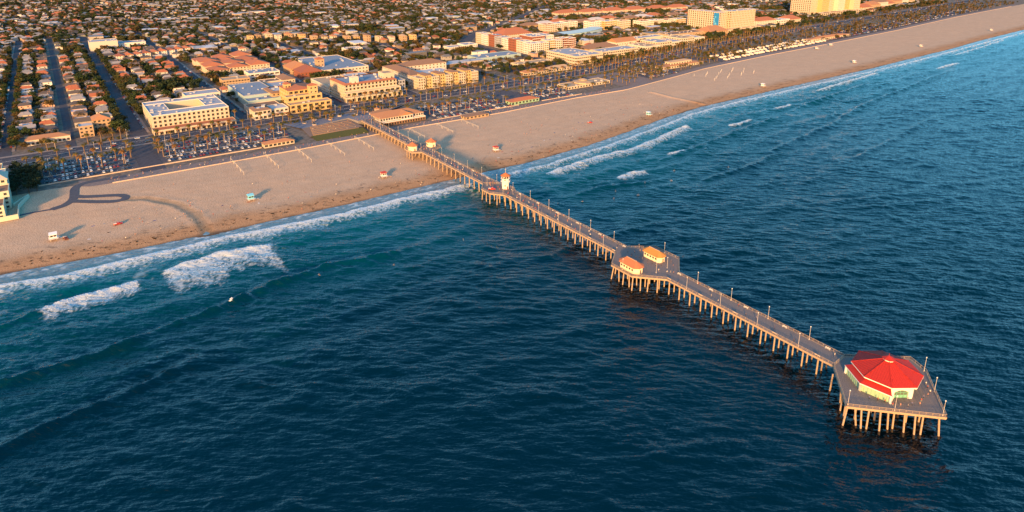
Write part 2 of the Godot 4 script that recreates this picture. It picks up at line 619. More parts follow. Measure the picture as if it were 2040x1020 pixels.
# ---------- shared shapes ----------
func make_shapes() -> void:
	var b := MB.new()
	b.box(Vector3(-0.5, 0, -0.5), Vector3(0.5, 1, 0.5))
	shapes.box = b.mesh()
	for kind in ["hip", "gable", "pyramid"]:
		b = MB.new()
		b.box(Vector3(-0.5, -0.08, -0.5), Vector3(0.5, 0.0, 0.5))
		var r: float = {"hip": 0.24, "gable": 0.5, "pyramid": 0.01}[kind]
		var p := [Vector3(-0.5, 0, 0.5), Vector3(0.5, 0, 0.5), Vector3(0.5, 0, -0.5), Vector3(-0.5, 0, -0.5), Vector3(-r, 1, 0), Vector3(r, 1, 0)]
		b.quad(p[0], p[1], p[5], p[4])
		b.quad(p[2], p[3], p[4], p[5])
		b.tri(p[1], p[2], p[5])
		b.tri(p[3], p[0], p[4])
		shapes[kind] = b.mesh()
	# a window facing +z, one by one metre: frame ring and set-back pane
	var w := ArrayMesh.new()
	b = MB.new()
	var o := [Vector3(-0.5, 0, 0), Vector3(0.5, 0, 0), Vector3(0.5, 1, 0), Vector3(-0.5, 1, 0)]
	var i := [Vector3(-0.4, 0.09, 0), Vector3(0.4, 0.09, 0), Vector3(0.4, 0.91, 0), Vector3(-0.4, 0.91, 0)]
	var z := Vector3(0, 0, 0.1)
	var zi := Vector3(0, 0, 0.03)
	for k in 4:
		var m := (k + 1) % 4
		b.quad(o[k] + z, o[m] + z, i[m] + z, i[k] + z)
		b.quad(o[k], o[m], o[m] + z, o[k] + z)
		b.quad(i[m] + zi, i[k] + zi, i[k] + z, i[m] + z)
	b.quad(Vector3(-0.03, 0.09, 0.06), Vector3(0.03, 0.09, 0.06), Vector3(0.03, 0.91, 0.06), Vector3(-0.03, 0.91, 0.06))
	b.mesh(paint(0.17, 0.145, 0.125, 0.6), w)
	b = MB.new()
	b.quad(i[0] + zi, i[1] + zi, i[2] + zi, i[3] + zi)
	b.mesh(glass(), w)
	shapes.window = w
	# door with panel frame and knob
	var dm := ArrayMesh.new()
	b = MB.new()
	b.box(Vector3(-0.5, 0, 0), Vector3(0.5, 1, 0.05))
	b.mesh(paint(0.16, 0.09, 0.06, 0.6), dm)
	b = MB.new()
	b.box(Vector3(-0.56, 0, 0), Vector3(-0.5, 1.04, 0.09))
	b.box(Vector3(0.5, 0, 0), Vector3(0.56, 1.04, 0.09))
	b.box(Vector3(-0.5, 1.0, 0), Vector3(0.5, 1.04, 0.09))
	b.box(Vector3(0.36, 0.46, 0.05), Vector3(0.42, 0.5, 0.09))
	b.mesh(paint(0.6, 0.56, 0.5, 0.6), dm)
	shapes.door = dm
	b = MB.new()
	b.tube(Vector3.ZERO, Vector3.UP, 0.5, 0.5, 10)
	shapes.post = b.mesh()

func glass() -> StandardMaterial3D:
	var m := paint(0.022, 0.030, 0.038, 0.12, 0.6)
	return m

# ---------- pier ----------
const DECK := 10.0
const DIAMOND := [-5, 229.5, -26, 246, -1, 272, 23, 255, 27, 247, 5, 229]
const MIDDLE := [-5, 96, -18, 106, -18, 122, -5, 136, 5, 136, 19, 124, 19, 106, 5, 96]
const TOWERPAD := [-5, -47, -12, -39, -12, -28, -5, -19, 5, -19, 8, -24, 8, -34, 5, -40]
const HUTPAD := [-5, -168, -13, -163, -13, -151, -5, -146, 5, -146, 17, -151, 17, -165, 5, -170]

func poly(a: Array) -> PackedVector2Array:
	var p := PackedVector2Array()
	for k in range(0, a.size(), 2):
		p.append(Vector2(a[k], a[k + 1]))
	return p

func rail_run(b: MB, a: Vector3, c: Vector3) -> void:
	var n := maxi(1, int(a.distance_to(c) / 2.4))
	for k in n + 1:
		var p := a.lerp(c, float(k) / n)
		b.box(p + Vector3(-0.06, 0, -0.06), p + Vector3(0.06, 1.05, 0.06))
	for h in [0.3, 0.62]:
		b.bar(a + Vector3(0, h, 0), c + Vector3(0, h, 0), 0.05, 0.06)
	b.bar(a + Vector3(0, 1.1, 0), c + Vector3(0, 1.1, 0), 0.2, 0.12)

func edge_run(b: MB, r: MB, a: Vector2, c: Vector2) -> void:
	var p := Vector3(a.x, DECK, a.y)
	var q := Vector3(c.x, DECK, c.y)
	b.bar(p + Vector3(0, -0.42, 0), q + Vector3(0, -0.42, 0), 0.5, 0.95)
	rail_run(r, p + Vector3(0, 0.155, 0), q + Vector3(0, 0.155, 0))

func make_pier() -> void:
	var concrete := mottled(0.35, 0.265, 0.19, 0.22, 5.0, 0.85)
	var slab := mottled(0.175, 0.155, 0.150, 0.45, 8.0, 0.9, 0.0, 0.03)
	var mussel := mottled(0.028, 0.022, 0.018, 0.5, 1.6, 0.9)
	var damp_or_shade := mottled(0.085, 0.07, 0.058, 0.3, 4.0, 0.9)  # cap beams: shade beneath the deck painted in as a darker concrete
	var railing := paint(0.36, 0.27, 0.19, 0.7)
	var pier := thing("pier", "long concrete pier on tall piles running from the beach into the sea", "pier", Vector3.ZERO)
	# deck: slabs between joints, and the wide platforms
	var z := -284.0
	while z < 229.0:
		var z1 := minf(z + 21.27, 229.2)
		var b := MB.new()
		b.box(Vector3(-5, DECK - 0.5, z + 0.02), Vector3(5, DECK, z1 - 0.02))
		part("deck_slab", b.mesh(), slab, pier)
		z = z1
	var lip := DECK + 0.004
	for p in [DIAMOND, MIDDLE, TOWERPAD, HUTPAD]:
		var b := MB.new()
		b.prism(poly(p), DECK - 0.55, lip)
		part("platform", b.mesh(), slab, pier)
	# edge beams and railings follow the outline
	var beams := MB.new()
	var rails := MB.new()
	var outline := [[-5, -280, -5, -168], [-5, -146, -5, -47], [-5, -19, -5, 96], [-5, 136, -5, 229.5], [5, -272, 5, -170], [5, -146, 5, -40], [5, -19, 5, 96], [5, 136, 5, 229]]
	for s in outline:
		edge_run(beams, rails, Vector2(s[0], s[1]), Vector2(s[2], s[3]))
	for p in [DIAMOND, MIDDLE, TOWERPAD, HUTPAD]:
		var q := poly(p)
		for k in q.size():
			var a := q[k]
			var c := q[(k + 1) % q.size()]
			if absf(a.y - c.y) < 0.1 and absf(a.x) < 6.0 and absf(c.x) < 6.0:
				continue
			if absf(a.x - c.x) < 0.1 and absf(a.x) < 6.0:
				continue
			edge_run(beams, rails, a, c)
	part("edge_beam", beams.mesh(), concrete, pier)
	var rl := part("railing", rails.mesh(), railing, pier)
	rl.set_meta("kind", "stuff")
	# piles, each with its weathered foot, and the cap beams of the bents
	var pile := ArrayMesh.new()
	var u := MB.new()
	u.tube(Vector3(0, 0.32, 0), Vector3(0, 1, 0), 0.36, 0.36, 10)
	u.mesh(concrete, pile)
	u = MB.new()
	u.tube(Vector3(0, 0.0, 0), Vector3(0, 0.322, 0), 0.5, 0.4, 10)
	u.mesh(mussel, pile)
	var tall := 12.3
	z = -274.0
	while z < 224.0:
		for x in [-4.3, 0.0, 4.3]:
			part("pile", pile, null, pier, Vector3(x, -2.6, z), Vector3(1, tall - 0.8, 1))
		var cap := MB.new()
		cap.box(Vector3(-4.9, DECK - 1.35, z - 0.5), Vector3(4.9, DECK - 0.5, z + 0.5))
		part("cap_beam", cap.mesh(), damp_or_shade, pier)
		z += 7.09
	# raking piles below the platforms
	var rake := [[-25, 246, -3, 0], [-22, 244, 2, -1], [-19, 241, 0, 0], [-15, 238, 1, 1], [-22, 250, -1, 2], [-17, 255, -2, 2], [-14, 252, 1, 0], [-10, 249, 0, 0], [-8, 264, -2, 2], [-5, 260, 1, 0], [-2, 256, 0, 0], [-2, 270, 0, 2], [4, 268, 1, 1], [8, 262, 0, 0], [10, 263, 2, 1], [15, 259, 2, 1], [16, 252, 0, 0], [22, 254, 3, 0], [-20, 252, -2, 1], [-15, 257, 1, 1], [-6, 266, -2, 1], [-23, 248, 1, 2], [-10, 261, -2, 2], [22, 244, 1, 0], [-10, 232, -1, 0], [12, 234, 1, 0], [-12, 258, -1, 1], [-19, 247, -1, 0], [0, 263, 0, 0],
		[-17, 107, -2, -1], [-17, 111, 1, 0], [-17, 115, -1, 0], [-17, 119, 1, 0], [-17, 122, -2, 1], [-14, 125, -1, 1], [-12, 120, 1, 0], [-11, 128, -2, 1], [-8, 132, -1, 1], [-9, 124, 0, 0], [-12, 104, 0, -1], [-11, 112, 1, 0], [12, 104, 1, -1], [18, 108, 2, 0], [18, 116, 1, 0], [18, 123, 2, 0], [11, 129, 1, 1], [-11, -39, -1, 0], [-11, -34, 0, 0], [-11, -29, -1, 1], [-8, -24, -1, 1], [7, -29, 1, 0], [-12, -162, 0, 0], [-12, -157, -1, 0], [-12, -152, 0, 0], [15, -153, 0, 0], [15, -163, 0, 0]]
	for r in rake:
		var top := Vector3(r[0], DECK - 0.6, r[1])
		var foot := Vector3(r[0] + r[2] * 0.8, -2.6, r[1] + r[3] * 0.8)
		var o := part("pile", pile, null, pier, foot)
		var y := top - foot
		var x := y.cross(Vector3.BACK).normalized()
		o.transform = Transform3D(Basis(x, y, x.cross(y).normalized()), foot)
	# stair tower and abutment where the pier leaves the plaza
	var ab := MB.new()
	ab.prism(poly([-7, -283, 7, -283, 10, -300, -10, -300]), 2.0, DECK - 0.06)
	part("abutment", ab.mesh(), mottled(0.42, 0.34, 0.27, 0.2, 6.0), pier)

	pier_lamps()
	restaurant()
	pier_huts()
	watch_tower()
	benches()

func pier_lamps() -> void:
	var steel := paint(0.55, 0.50, 0.45, 0.5)
	var proto := thing("pier_lamp", "", "street lamp", Vector3.ZERO)
	var b := MB.new()
	b.tube(Vector3(0, 0, 0), Vector3(0, 0.7, 0), 0.22, 0.16, 8)
	part("base", b.mesh(), steel, proto)
	b = MB.new()
	b.tube(Vector3(0, 0.7, 0), Vector3(0, 6.6, 0), 0.085, 0.06, 6)
	part("pole", b.mesh(), steel, proto)
	b = MB.new()
	b.tube(Vector3(0, 6.6, 0), Vector3(0, 6.75, 0), 0.1, 0.26, 8)
	b.tube(Vector3(0, 6.75, 0), Vector3(0, 7.1, 0), 0.26, 0.1, 8)
	part("lamp_head", b.mesh(), paint(0.72, 0.70, 0.66, 0.4), proto)
	var spots := []
	for n in range(-12, 11):
		var z := 21.27 * n
		for s in [-1.0, 1.0]:
			var x: float = 4.55 * s
			if n == 5:
				x = 17.2 * s
				if s > 0:
					x = 17.8
			spots.append([Vector3(x, DECK + 0.01, z if n != 5 else 114.0), ("sunlit" if s < 0 else "shaded") + " rail", 11 - n])
	for e in [[-25.0, 246.0, "corner lamp at the tip platform on the sunlit side"], [-13.5, 258.5, "lamp midway along the sunlit front of the tip platform"], [-1.2, 270.8, "lamp on the outermost corner of the pier tip"], [11.5, 262.8, "lamp on the shaded front of the tip platform"], [22.6, 254.4, "corner lamp at the tip platform on the shaded side"]]:
		spots.append([Vector3(e[0], DECK + 0.01, e[1]), e[2], -1])
	for k in spots.size():
		var s: Array = spots[k]
		var o: Node3D = proto if k == 0 else proto.duplicate()
		if k:
			o.name = numbered("pier_lamp")
			add_child(o)
		o.position = s[0]
		tag(o, s[1] if s[2] < 0 else "slim pier lamp on the %s, %s from the red-roofed restaurant" % [s[1], nth(s[2])], "street lamp", "lamps along the pier")

func octagon(c: Vector2, r: float, turn: float, k := 8) -> PackedVector2Array:
	var p := PackedVector2Array()
	for i in k:
		var a := turn + TAU * i / k
		p.append(c + Vector2(cos(a), sin(a)) * r)
	return p

func restaurant() -> void:
	var t := thing("pier_restaurant", "octagonal white restaurant with bright red roof at the pier tip", "restaurant", Vector3(2.2, DECK, 247.5))
	var white := paint(0.66, 0.65, 0.61, 0.7)
	var red := mottled(0.40, 0.030, 0.020, 0.25, 3.0, 0.5)
	var green := paint(0.16, 0.42, 0.30, 0.25, 0.6)
	var turn := deg_to_rad(102.5)
	var o := octagon(Vector2.ZERO, 12.0, turn)
	var hw := 5.6
	# walls: each face has corner piers, an arched header and a set-back glazed bay
	for i in 8:
		var p := o[i]
		var q := o[(i + 1) % 8]
		var ax := (q - p).normalized()
		var out := Vector2(ax.y, -ax.x)
		if out.dot(p) < 0.0:
			out = -out
		var L := p.distance_to(q)
		var at := func(u: float, y: float, d: float) -> Vector3:
			var g := p + ax * u + out * d
			return Vector3(g.x, y, g.y)
		var w := MB.new()
		var face := func(a: Vector3, b2: Vector3, c2: Vector3, d2: Vector3) -> void:
			var m := (b2 - a).cross(c2 - a)
			if m.dot(Vector3(out.x, 0, out.y)) < 0.0:
				w.quad(a, d2, c2, b2)
			else:
				w.quad(a, b2, c2, d2)
		var u0 := 1.7
		var u1 := L - 1.7
		face.call(at.call(0, 0, 0), at.call(u0, 0, 0), at.call(u0, hw, 0), at.call(0, hw, 0))
		face.call(at.call(u1, 0, 0), at.call(L, 0, 0), at.call(L, hw, 0), at.call(u1, hw, 0))
		var n := 10
		for k in n:
			var ua := lerpf(u0, u1, float(k) / n)
			var ub := lerpf(u0, u1, float(k + 1) / n)
			var ya := 3.1 + 0.9 * sin(PI * k / n)
			var yb := 3.1 + 0.9 * sin(PI * (k + 1) / n)
			face.call(at.call(ua, ya, 0), at.call(ub, yb, 0), at.call(ub, hw, 0), at.call(ua, hw, 0))
			w.quad(at.call(ua, ya, 0), at.call(ub, yb, 0), at.call(ub, yb, -0.7), at.call(ua, ya, -0.7))
		w.quad(at.call(u0, 0, 0), at.call(u0, 0, -0.7), at.call(u0, 3.1, -0.7), at.call(u0, 3.1, 0))
		w.quad(at.call(u1, 0, 0), at.call(u1, 0, -0.7), at.call(u1, 3.1, -0.7), at.call(u1, 3.1, 0))
		part("wall", w.mesh(), white, t)
		# glazing: lower green panel, panes above, with mullions
		var m2 := ArrayMesh.new()
		var g := MB.new()
		g.quad(at.call(u0, 0, -0.7), at.call(u1, 0, -0.7), at.call(u1, 1.3, -0.7), at.call(u0, 1.3, -0.7))
		for k in 5:
			var um := lerpf(u0, u1, k / 4.0)
			g.bar(at.call(um, 0, -0.62), at.call(um, 3.9, -0.62), 0.16, 0.16)
		g.bar(at.call(u0, 2.5, -0.62), at.call(u1, 2.5, -0.62), 0.14, 0.14)
		g.mesh(green, m2)
		part("window_frame", m2, null, t)
		g = MB.new()
		g.quad(at.call(u0, 1.3, -0.7), at.call(u1, 1.3, -0.7), at.call(u1, 4.1, -0.7), at.call(u0, 4.1, -0.7))
		part("window", g.mesh(), paint(0.10, 0.14, 0.11, 0.1, 0.6), t)
	# main roof: eight red planes with seams, white fascia and a cupola
	var e := octagon(Vector2.ZERO, 13.4, turn)
	var c := octagon(Vector2.ZERO, 2.0, turn)
	var fascia := MB.new()
	fascia.prism(e, hw, hw + 0.45)
	part("fascia", fascia.mesh(), white, t)
	for i in 8:
		var b := MB.new()
		var j := (i + 1) % 8
		var y0 := hw + 0.46
		var y1 := hw + 4.9
		b.quad(Vector3(e[j].x, y0, e[j].y), Vector3(e[i].x, y0, e[i].y), Vector3(c[i].x, y1, c[i].y), Vector3(c[j].x, y1, c[j].y))
		b.quad(Vector3(e[i].x, y0, e[i].y), Vector3(e[j].x, y0, e[j].y), Vector3(c[j].x, y1 - 0.3, c[j].y), Vector3(c[i].x, y1 - 0.3, c[i].y))
		var r := part("roof_plane", b.mesh(), red, t)
		b = MB.new()
		b.bar(Vector3(e[i].x, y0 + 0.08, e[i].y), Vector3(c[i].x, y1 + 0.08, c[i].y), 0.3, 0.16)
		part("ridge_cap", b.mesh(), red, r)
		for k in range(1, 12):
			var f := k / 12.0
			var p: Vector2 = e[i].lerp(e[j], f)
			var mid: Vector2 = (c[i] + c[j]) * 0.5
			var go := minf(1.0, 1.0 - absf(f - 0.5) * 1.55)
			var q := p.lerp(p + (mid - (e[i] + e[j]) * 0.5), go)
			b = MB.new()
			b.bar(Vector3(p.x, y0 + 0.03, p.y), Vector3(q.x, lerpf(y0, y1, go) + 0.03, q.y), 0.07, 0.09)
			part("roof_seam", b.mesh(), red, r)
	var cup := MB.new()
	cup.prism(octagon(Vector2.ZERO, 2.1, turn), hw + 4.4, hw + 5.6)
	var cu := part("cupola", cup.mesh(), white, t)
	cup = MB.new()
	var ce := octagon(Vector2.ZERO, 2.7, turn)
	for i in 8:
		var j := (i + 1) % 8
		cup.tri(Vector3(ce[j].x, hw + 5.6, ce[j].y), Vector3(ce[i].x, hw + 5.6, ce[i].y), Vector3(0, hw + 6.8, 0))
		cup.tri(Vector3(ce[i].x, hw + 5.6, ce[i].y), Vector3(ce[j].x, hw + 5.6, ce[j].y), Vector3(0, hw + 5.55, 0))
	cup.tube(Vector3(0, hw + 6.7, 0), Vector3(0, hw + 7.8, 0), 0.1, 0.05, 6)
	part("cupola_roof", cup.mesh(), red, cu)
	# lean-to gallery with its own red roof on the landward sunlit faces
	for i in [1, 2]:
		var p := o[i]
		var q := o[(i + 1) % 8]
		var ax := (q - p).normalized()
		var out := Vector2(ax.y, -ax.x)
		if out.dot(p) < 0.0:
			out = -out
		var pe := p * 1.0 + p.normalized() * 3.4
		var qe := q * 1.0 + q.normalized() * 3.4
		var sh := MB.new()
		sh.quad(Vector3(qe.x, 3.7, qe.y), Vector3(pe.x, 3.7, pe.y), Vector3(p.x, 5.0, p.y), Vector3(q.x, 5.0, q.y))
		sh.quad(Vector3(pe.x, 3.55, pe.y), Vector3(qe.x, 3.55, qe.y), Vector3(q.x, 4.8, q.y), Vector3(p.x, 4.8, p.y))
		part("gallery_roof", sh.mesh(), red, t)
		var pw := p + p.normalized() * 2.7
		var qw := q + q.normalized() * 2.7
		sh = MB.new()
		sh.bar(Vector3(pe.x, 3.5, pe.y), Vector3(qe.x, 3.5, qe.y), 0.2, 0.4)
		for k in 2:
			var g: Vector2 = pw if k == 0 else qw
			sh.tube(Vector3(g.x, 0, g.y), Vector3(g.x, 3.5, g.y), 0.6, 0.6, 8)
		part("gallery_post", sh.mesh(), white, t)
		sh = MB.new()
		sh.quad(Vector3(pw.x, 0, pw.y), Vector3(qw.x, 0, qw.y), Vector3(qw.x, 3.5, qw.y), Vector3(pw.x, 3.5, pw.y))
		for k in 9:
			var g := pw.lerp(qw, k / 8.0) + out * 0.06
			sh.bar(Vector3(g.x, 0, g.y), Vector3(g.x, 3.4, g.y), 0.1, 0.12)
		part("gallery_glazing", sh.mesh(), paint(0.30, 0.46, 0.30, 0.25, 0.6), t)

func hut(called: String, label: String, at: Vector3, w: float, l: float, h: float, rise: float, roofmat: Material, turn := 0.0) -> Node3D:
	var t := thing(called, label, "kiosk", at, turn)
	var wall := paint(0.76, 0.64, 0.44, 0.8)
	var k := minf(w, l) * 0.28
	var p := PackedVector2Array([Vector2(-w / 2, -l / 2 + k), Vector2(-w / 2 + k, -l / 2), Vector2(w / 2 - k, -l / 2), Vector2(w / 2, -l / 2 + k), Vector2(w / 2, l / 2 - k), Vector2(w / 2 - k, l / 2), Vector2(-w / 2 + k, l / 2), Vector2(-w / 2, l / 2 - k)])
	var b := MB.new()
	b.prism(p, 0.0, h)
	part("wall", b.mesh(), wall, t)
	var e := PackedVector2Array()
	for q in p:
		e.append(q * Vector2(1.0 + 1.6 / w, 1.0 + 1.6 / l))
	b = MB.new()
	var ridge := maxf(0.0, l / 2 - w / 2)
	b.prism(e, h, h + 0.2)
	for i in 8:
		var a := e[i]
		var c := e[(i + 1) % 8]
		var ra := Vector3(0, h + rise, clampf(a.y, -ridge, ridge))
		var rc := Vector3(0, h + rise, clampf(c.y, -ridge, ridge))
		b.quad(Vector3(c.x, h + 0.2, c.y), Vector3(a.x, h + 0.2, a.y), ra, rc)
	var r := part("roof", b.mesh(), roofmat, t)
	b = MB.new()
	b.bar(Vector3(0, h + rise + 0.05, -ridge - 0.2), Vector3(0, h + rise + 0.05, ridge + 0.2), 0.5, 0.25)
	part("ridge_cap", b.mesh(), paint(0.5, 0.3, 0.2), r)
	var n := int((l - 2.0 * k) / 1.9)
	for i in n:
		var zz := -l / 2 + k + (i + 0.5) * (l - 2.0 * k) / n
		for s in [-1.0, 1.0]:
			part("window", shapes.window, null, t, Vector3(s * (w / 2 + 0.0), h * 0.42, zz), Vector3(1.2, 1.2, 1.0), s * PI / 2)
	part("door", shapes.door, null, t, Vector3(0, 0, l / 2), Vector3(1.1, 2.3, 1.0))
	return t

func pier_huts() -> void:
	var tile := mottled(0.46, 0.16, 0.075, 0.25, 3.0, 0.85)
	var gold := mottled(0.52, 0.22, 0.06, 0.25, 3.0, 0.85)
	hut("snack_hut", "cream hut with pinkish tiled roof on the middle platform, sunlit side", Vector3(-12.4, DECK, 116.0), 7.0, 14.2, 3.7, 2.6, tile)
	hut("bait_shop", "cream kiosk with orange roof on the middle platform, shaded side", Vector3(8.2, DECK, 114.5), 6.2, 13.6, 3.5, 2.4, gold)
	hut("beach_kiosk", "round-cornered cream kiosk with orange cap overhanging the sunlit rail near shore", Vector3(-8.7, DECK, -157.0), 8.0, 8.4, 4.4, 3.0, tile)
	hut("shore_kiosk", "round-cornered cream kiosk with orange cap on the shaded side near shore", Vector3(11.0, DECK, -158.0), 8.2, 8.6, 4.4, 3.0, tile)

func watch_tower() -> void:
	var t := thing("lifeguard_watchtower", "tall white octagonal watchtower with orange cap on the pier", "watchtower", Vector3(3.6, DECK, -29.5))
	var white := paint(0.74, 0.70, 0.64, 0.7)
	var b := MB.new()
	b.prism(octagon(Vector2.ZERO, 2.7, 0.39), 0.0, 8.2)
	part("shaft", b.mesh(), white, t)
	b = MB.new()
	b.prism(octagon(Vector2.ZERO, 3.7, 0.39), 5.6, 5.85)
	b.prism(octagon(Vector2.ZERO, 3.7, 0.39), 8.2, 8.45)
	for k in 8:
		var o := octagon(Vector2.ZERO, 3.6, 0.39)
		var p := o[k]
		var q := o[(k + 1) % 8]
		b.bar(Vector3(p.x, 6.7, p.y), Vector3(q.x, 6.7, q.y), 0.08, 0.08)
		b.bar(Vector3(p.x, 5.85, p.y), Vector3(p.x, 6.75, p.y), 0.08, 0.08)
	part("balcony", b.mesh(), white, t)
	b = MB.new()
	b.prism(octagon(Vector2.ZERO, 2.6, 0.39), 8.45, 10.3)
	part("lookout_glazing", b.mesh(), glass(), t)
	b = MB.new()
	for p in octagon(Vector2.ZERO, 2.7, 0.39):
		b.bar(Vector3(p.x, 8.45, p.y), Vector3(p.x, 10.3, p.y), 0.25, 0.25)
	part("mullion", b.mesh(), white, t)
	b = MB.new()
	var e := octagon(Vector2.ZERO, 4.1, 0.39)
	for i in 8:
		var j := (i + 1) % 8
		b.tri(Vector3(e[j].x, 10.3, e[j].y), Vector3(e[i].x, 10.3, e[i].y), Vector3(0, 12.6, 0))
		b.tri(Vector3(e[i].x, 10.3, e[i].y), Vector3(e[j].x, 10.3, e[j].y), Vector3(0, 10.2, 0))
	part("roof", b.mesh(), mottled(0.46, 0.15, 0.06, 0.25, 2.0), t)
	b = MB.new()
	b.tube(Vector3(0, 12.4, 0), Vector3(0, 16.4, 0), 0.09, 0.05, 6)
	b.bar(Vector3(-0.9, 15.0, 0), Vector3(0.9, 15.0, 0), 0.06, 0.06)
	part("antenna", b.mesh(), white, t)
	for k in 4:
		var a := PI / 2 * k + 0.39 + PI / 8
		for h in [2.2, 6.6]:
			part("window", shapes.window, null, t, Vector3(cos(a) * 2.5, h, sin(a) * 2.5), Vector3(0.9, 1.3, 1.0), PI / 2 - a)
	part("door", shapes.door, null, t, Vector3(cos(0.39 + PI / 8 + PI / 4) * 2.5, 0, sin(0.39 + PI / 8 + PI / 4) * 2.5), Vector3(1.0, 2.2, 1.0), PI / 2 - (0.39 + PI / 8 + PI / 4))

func benches() -> void:
	var b := MB.new()
	var proto := thing("pier_bench", "", "bench", Vector3.ZERO)
	b.box(Vector3(-1.2, 0.42, -0.25), Vector3(1.2, 0.5, 0.25))
	part("seat", b.mesh(), paint(0.62, 0.56, 0.48), proto)
	b = MB.new()
	b.box(Vector3(-1.2, 0.6, -0.34), Vector3(1.2, 0.95, -0.26))
	part("backrest", b.mesh(), paint(0.62, 0.56, 0.48), proto)
	for s in [-1.0, 1.0]:
		b = MB.new()
		b.box(Vector3(s * 0.95 - 0.08, 0.0, -0.32), Vector3(s * 0.95 + 0.08, 0.42, 0.22))
		part("leg", b.mesh(), paint(0.4, 0.38, 0.36), proto)
	var k := 0
	for s in [-1.0, 1.0]:
		var m := 0
		for n in range(10, -12, -1):
			if n == 5 or n == -7 or n == -8:
				continue
			m += 1
			var o: Node3D = proto if k == 0 else proto.duplicate()
			if k:
				o.name = numbered("pier_bench")
				add_child(o)
			o.position = Vector3(4.2 * s, DECK + 0.01, 21.27 * n + 9.0)
			o.rotation.y = -PI / 2 * s
			tag(o, "pale bench against the %s rail of the pier, %s from the tip" % ["sunlit" if s < 0 else "shaded", nth(m)], "bench", "benches along the pier")
			k += 1

# ---------- things on the sand ----------
func guard_tower(label: String, x: float, z: float, wall: Material, trim: Material, turn := 0.0) -> void:
	var t := thing("lifeguard_tower", label, "lifeguard tower", Vector3(x, sand_y(x, z), z), turn, "lifeguard towers on the sand")
	var b := MB.new()
	for sx in [-1.5, 1.5]:
		for sz in [-1.4, 1.4]:
			b = MB.new()
			b.tube(Vector3(sx * 1.15, -0.4, sz * 1.15), Vector3(sx, 1.7, sz), 0.14, 0.12, 6)
			part("leg", b.mesh(), paint(0.5, 0.46, 0.4), t)
	b = MB.new()
	b.box(Vector3(-2.6, 1.7, -2.2), Vector3(2.6, 1.9, 3.2))
	part("platform", b.mesh(), paint(0.6, 0.58, 0.54), t)
	b = MB.new()
	b.prism(PackedVector2Array([Vector2(-1.9, -1.8), Vector2(1.9, -1.8), Vector2(1.9, 1.4), Vector2(-1.9, 1.4)]), 1.9, 4.3)
	part("cabin", b.mesh(), wall, t)
	b = MB.new()
	b.quad(Vector3(-2.3, 4.5, 2.0), Vector3(2.3, 4.5, 2.0), Vector3(2.3, 5.0, -2.2), Vector3(-2.3, 5.0, -2.2))
	b.box(Vector3(-2.3, 4.3, -2.2), Vector3(2.3, 4.5, 2.0))
	b.tri(Vector3(2.3, 4.5, 2.0), Vector3(2.3, 4.5, -2.2), Vector3(2.3, 5.0, -2.2))
	b.tri(Vector3(-2.3, 4.5, -2.2), Vector3(-2.3, 4.5, 2.0), Vector3(-2.3, 5.0, -2.2))
	b.quad(Vector3(2.3, 4.5, -2.2), Vector3(-2.3, 4.5, -2.2), Vector3(-2.3, 5.0, -2.2), Vector3(2.3, 5.0, -2.2))
	part("roof", b.mesh(), trim, t)
	part("window", shapes.window, null, t, Vector3(-0.9, 2.7, 1.4), Vector3(1.5, 1.2, 1))
	part("window", shapes.window, null, t, Vector3(0.9, 2.7, 1.4), Vector3(1.5, 1.2, 1))
	part("window", shapes.window, null, t, Vector3(-1.9, 2.7, -0.2), Vector3(1.8, 1.2, 1), -PI / 2)
	b = MB.new()
	b.bar(Vector3(3.1, 1.75, 0.4), Vector3(6.2, -0.1, 0.4), 1.2, 0.12)
	part("ramp", b.mesh(), paint(0.55, 0.5, 0.44), t)
	b = MB.new()
	for p in [Vector3(-2.5, 1.9, 3.1), Vector3(2.5, 1.9, 3.1), Vector3(-2.5, 1.9, 0), Vector3(2.5, 1.9, 0)]:
		b.bar(p, p + Vector3(0, 0.95, 0), 0.07, 0.07)
	b.bar(Vector3(-2.5, 2.85, 3.1), Vector3(2.5, 2.85, 3.1), 0.07, 0.07)
	b.bar(Vector3(-2.5, 2.85, 0), Vector3(-2.5, 2.85, 3.1), 0.07, 0.07)
	part("handrail", b.mesh(), trim, t)

func volley_net(label: String, x: float, z0: float, z1: float, group: String) -> void:
	var y := sand_y(x, (z0 + z1) * 0.5)
	var t := thing("volleyball_net", label, "volleyball net", Vector3(x, y, (z0 + z1) * 0.5), 0.0, group)
	var h := (z1 - z0) * 0.5
	for s in [-1.0, 1.0]:
		var b := MB.new()
		b.tube(Vector3(0, -0.5, s * h), Vector3(0, 3.0, s * h), 0.13, 0.13, 6)
		part("post", b.mesh(), paint(0.5, 0.44, 0.36), t)
	var b := MB.new()
	b.bar(Vector3(0, 2.85, -h), Vector3(0, 2.85, h), 0.05, 0.10)
	b.bar(Vector3(0, 1.95, -h), Vector3(0, 1.95, h), 0.04, 0.06)
	for k in 9:
		var z := lerpf(-h, h, k / 8.0)
		b.bar(Vector3(0, 1.95, z), Vector3(0, 2.85, z), 0.025, 0.03)
	b.bar(Vector3(0, 2.4, -h), Vector3(0, 2.4, h), 0.025, 0.03)
	part("net", b.mesh(), paint(0.6, 0.56, 0.48), t)

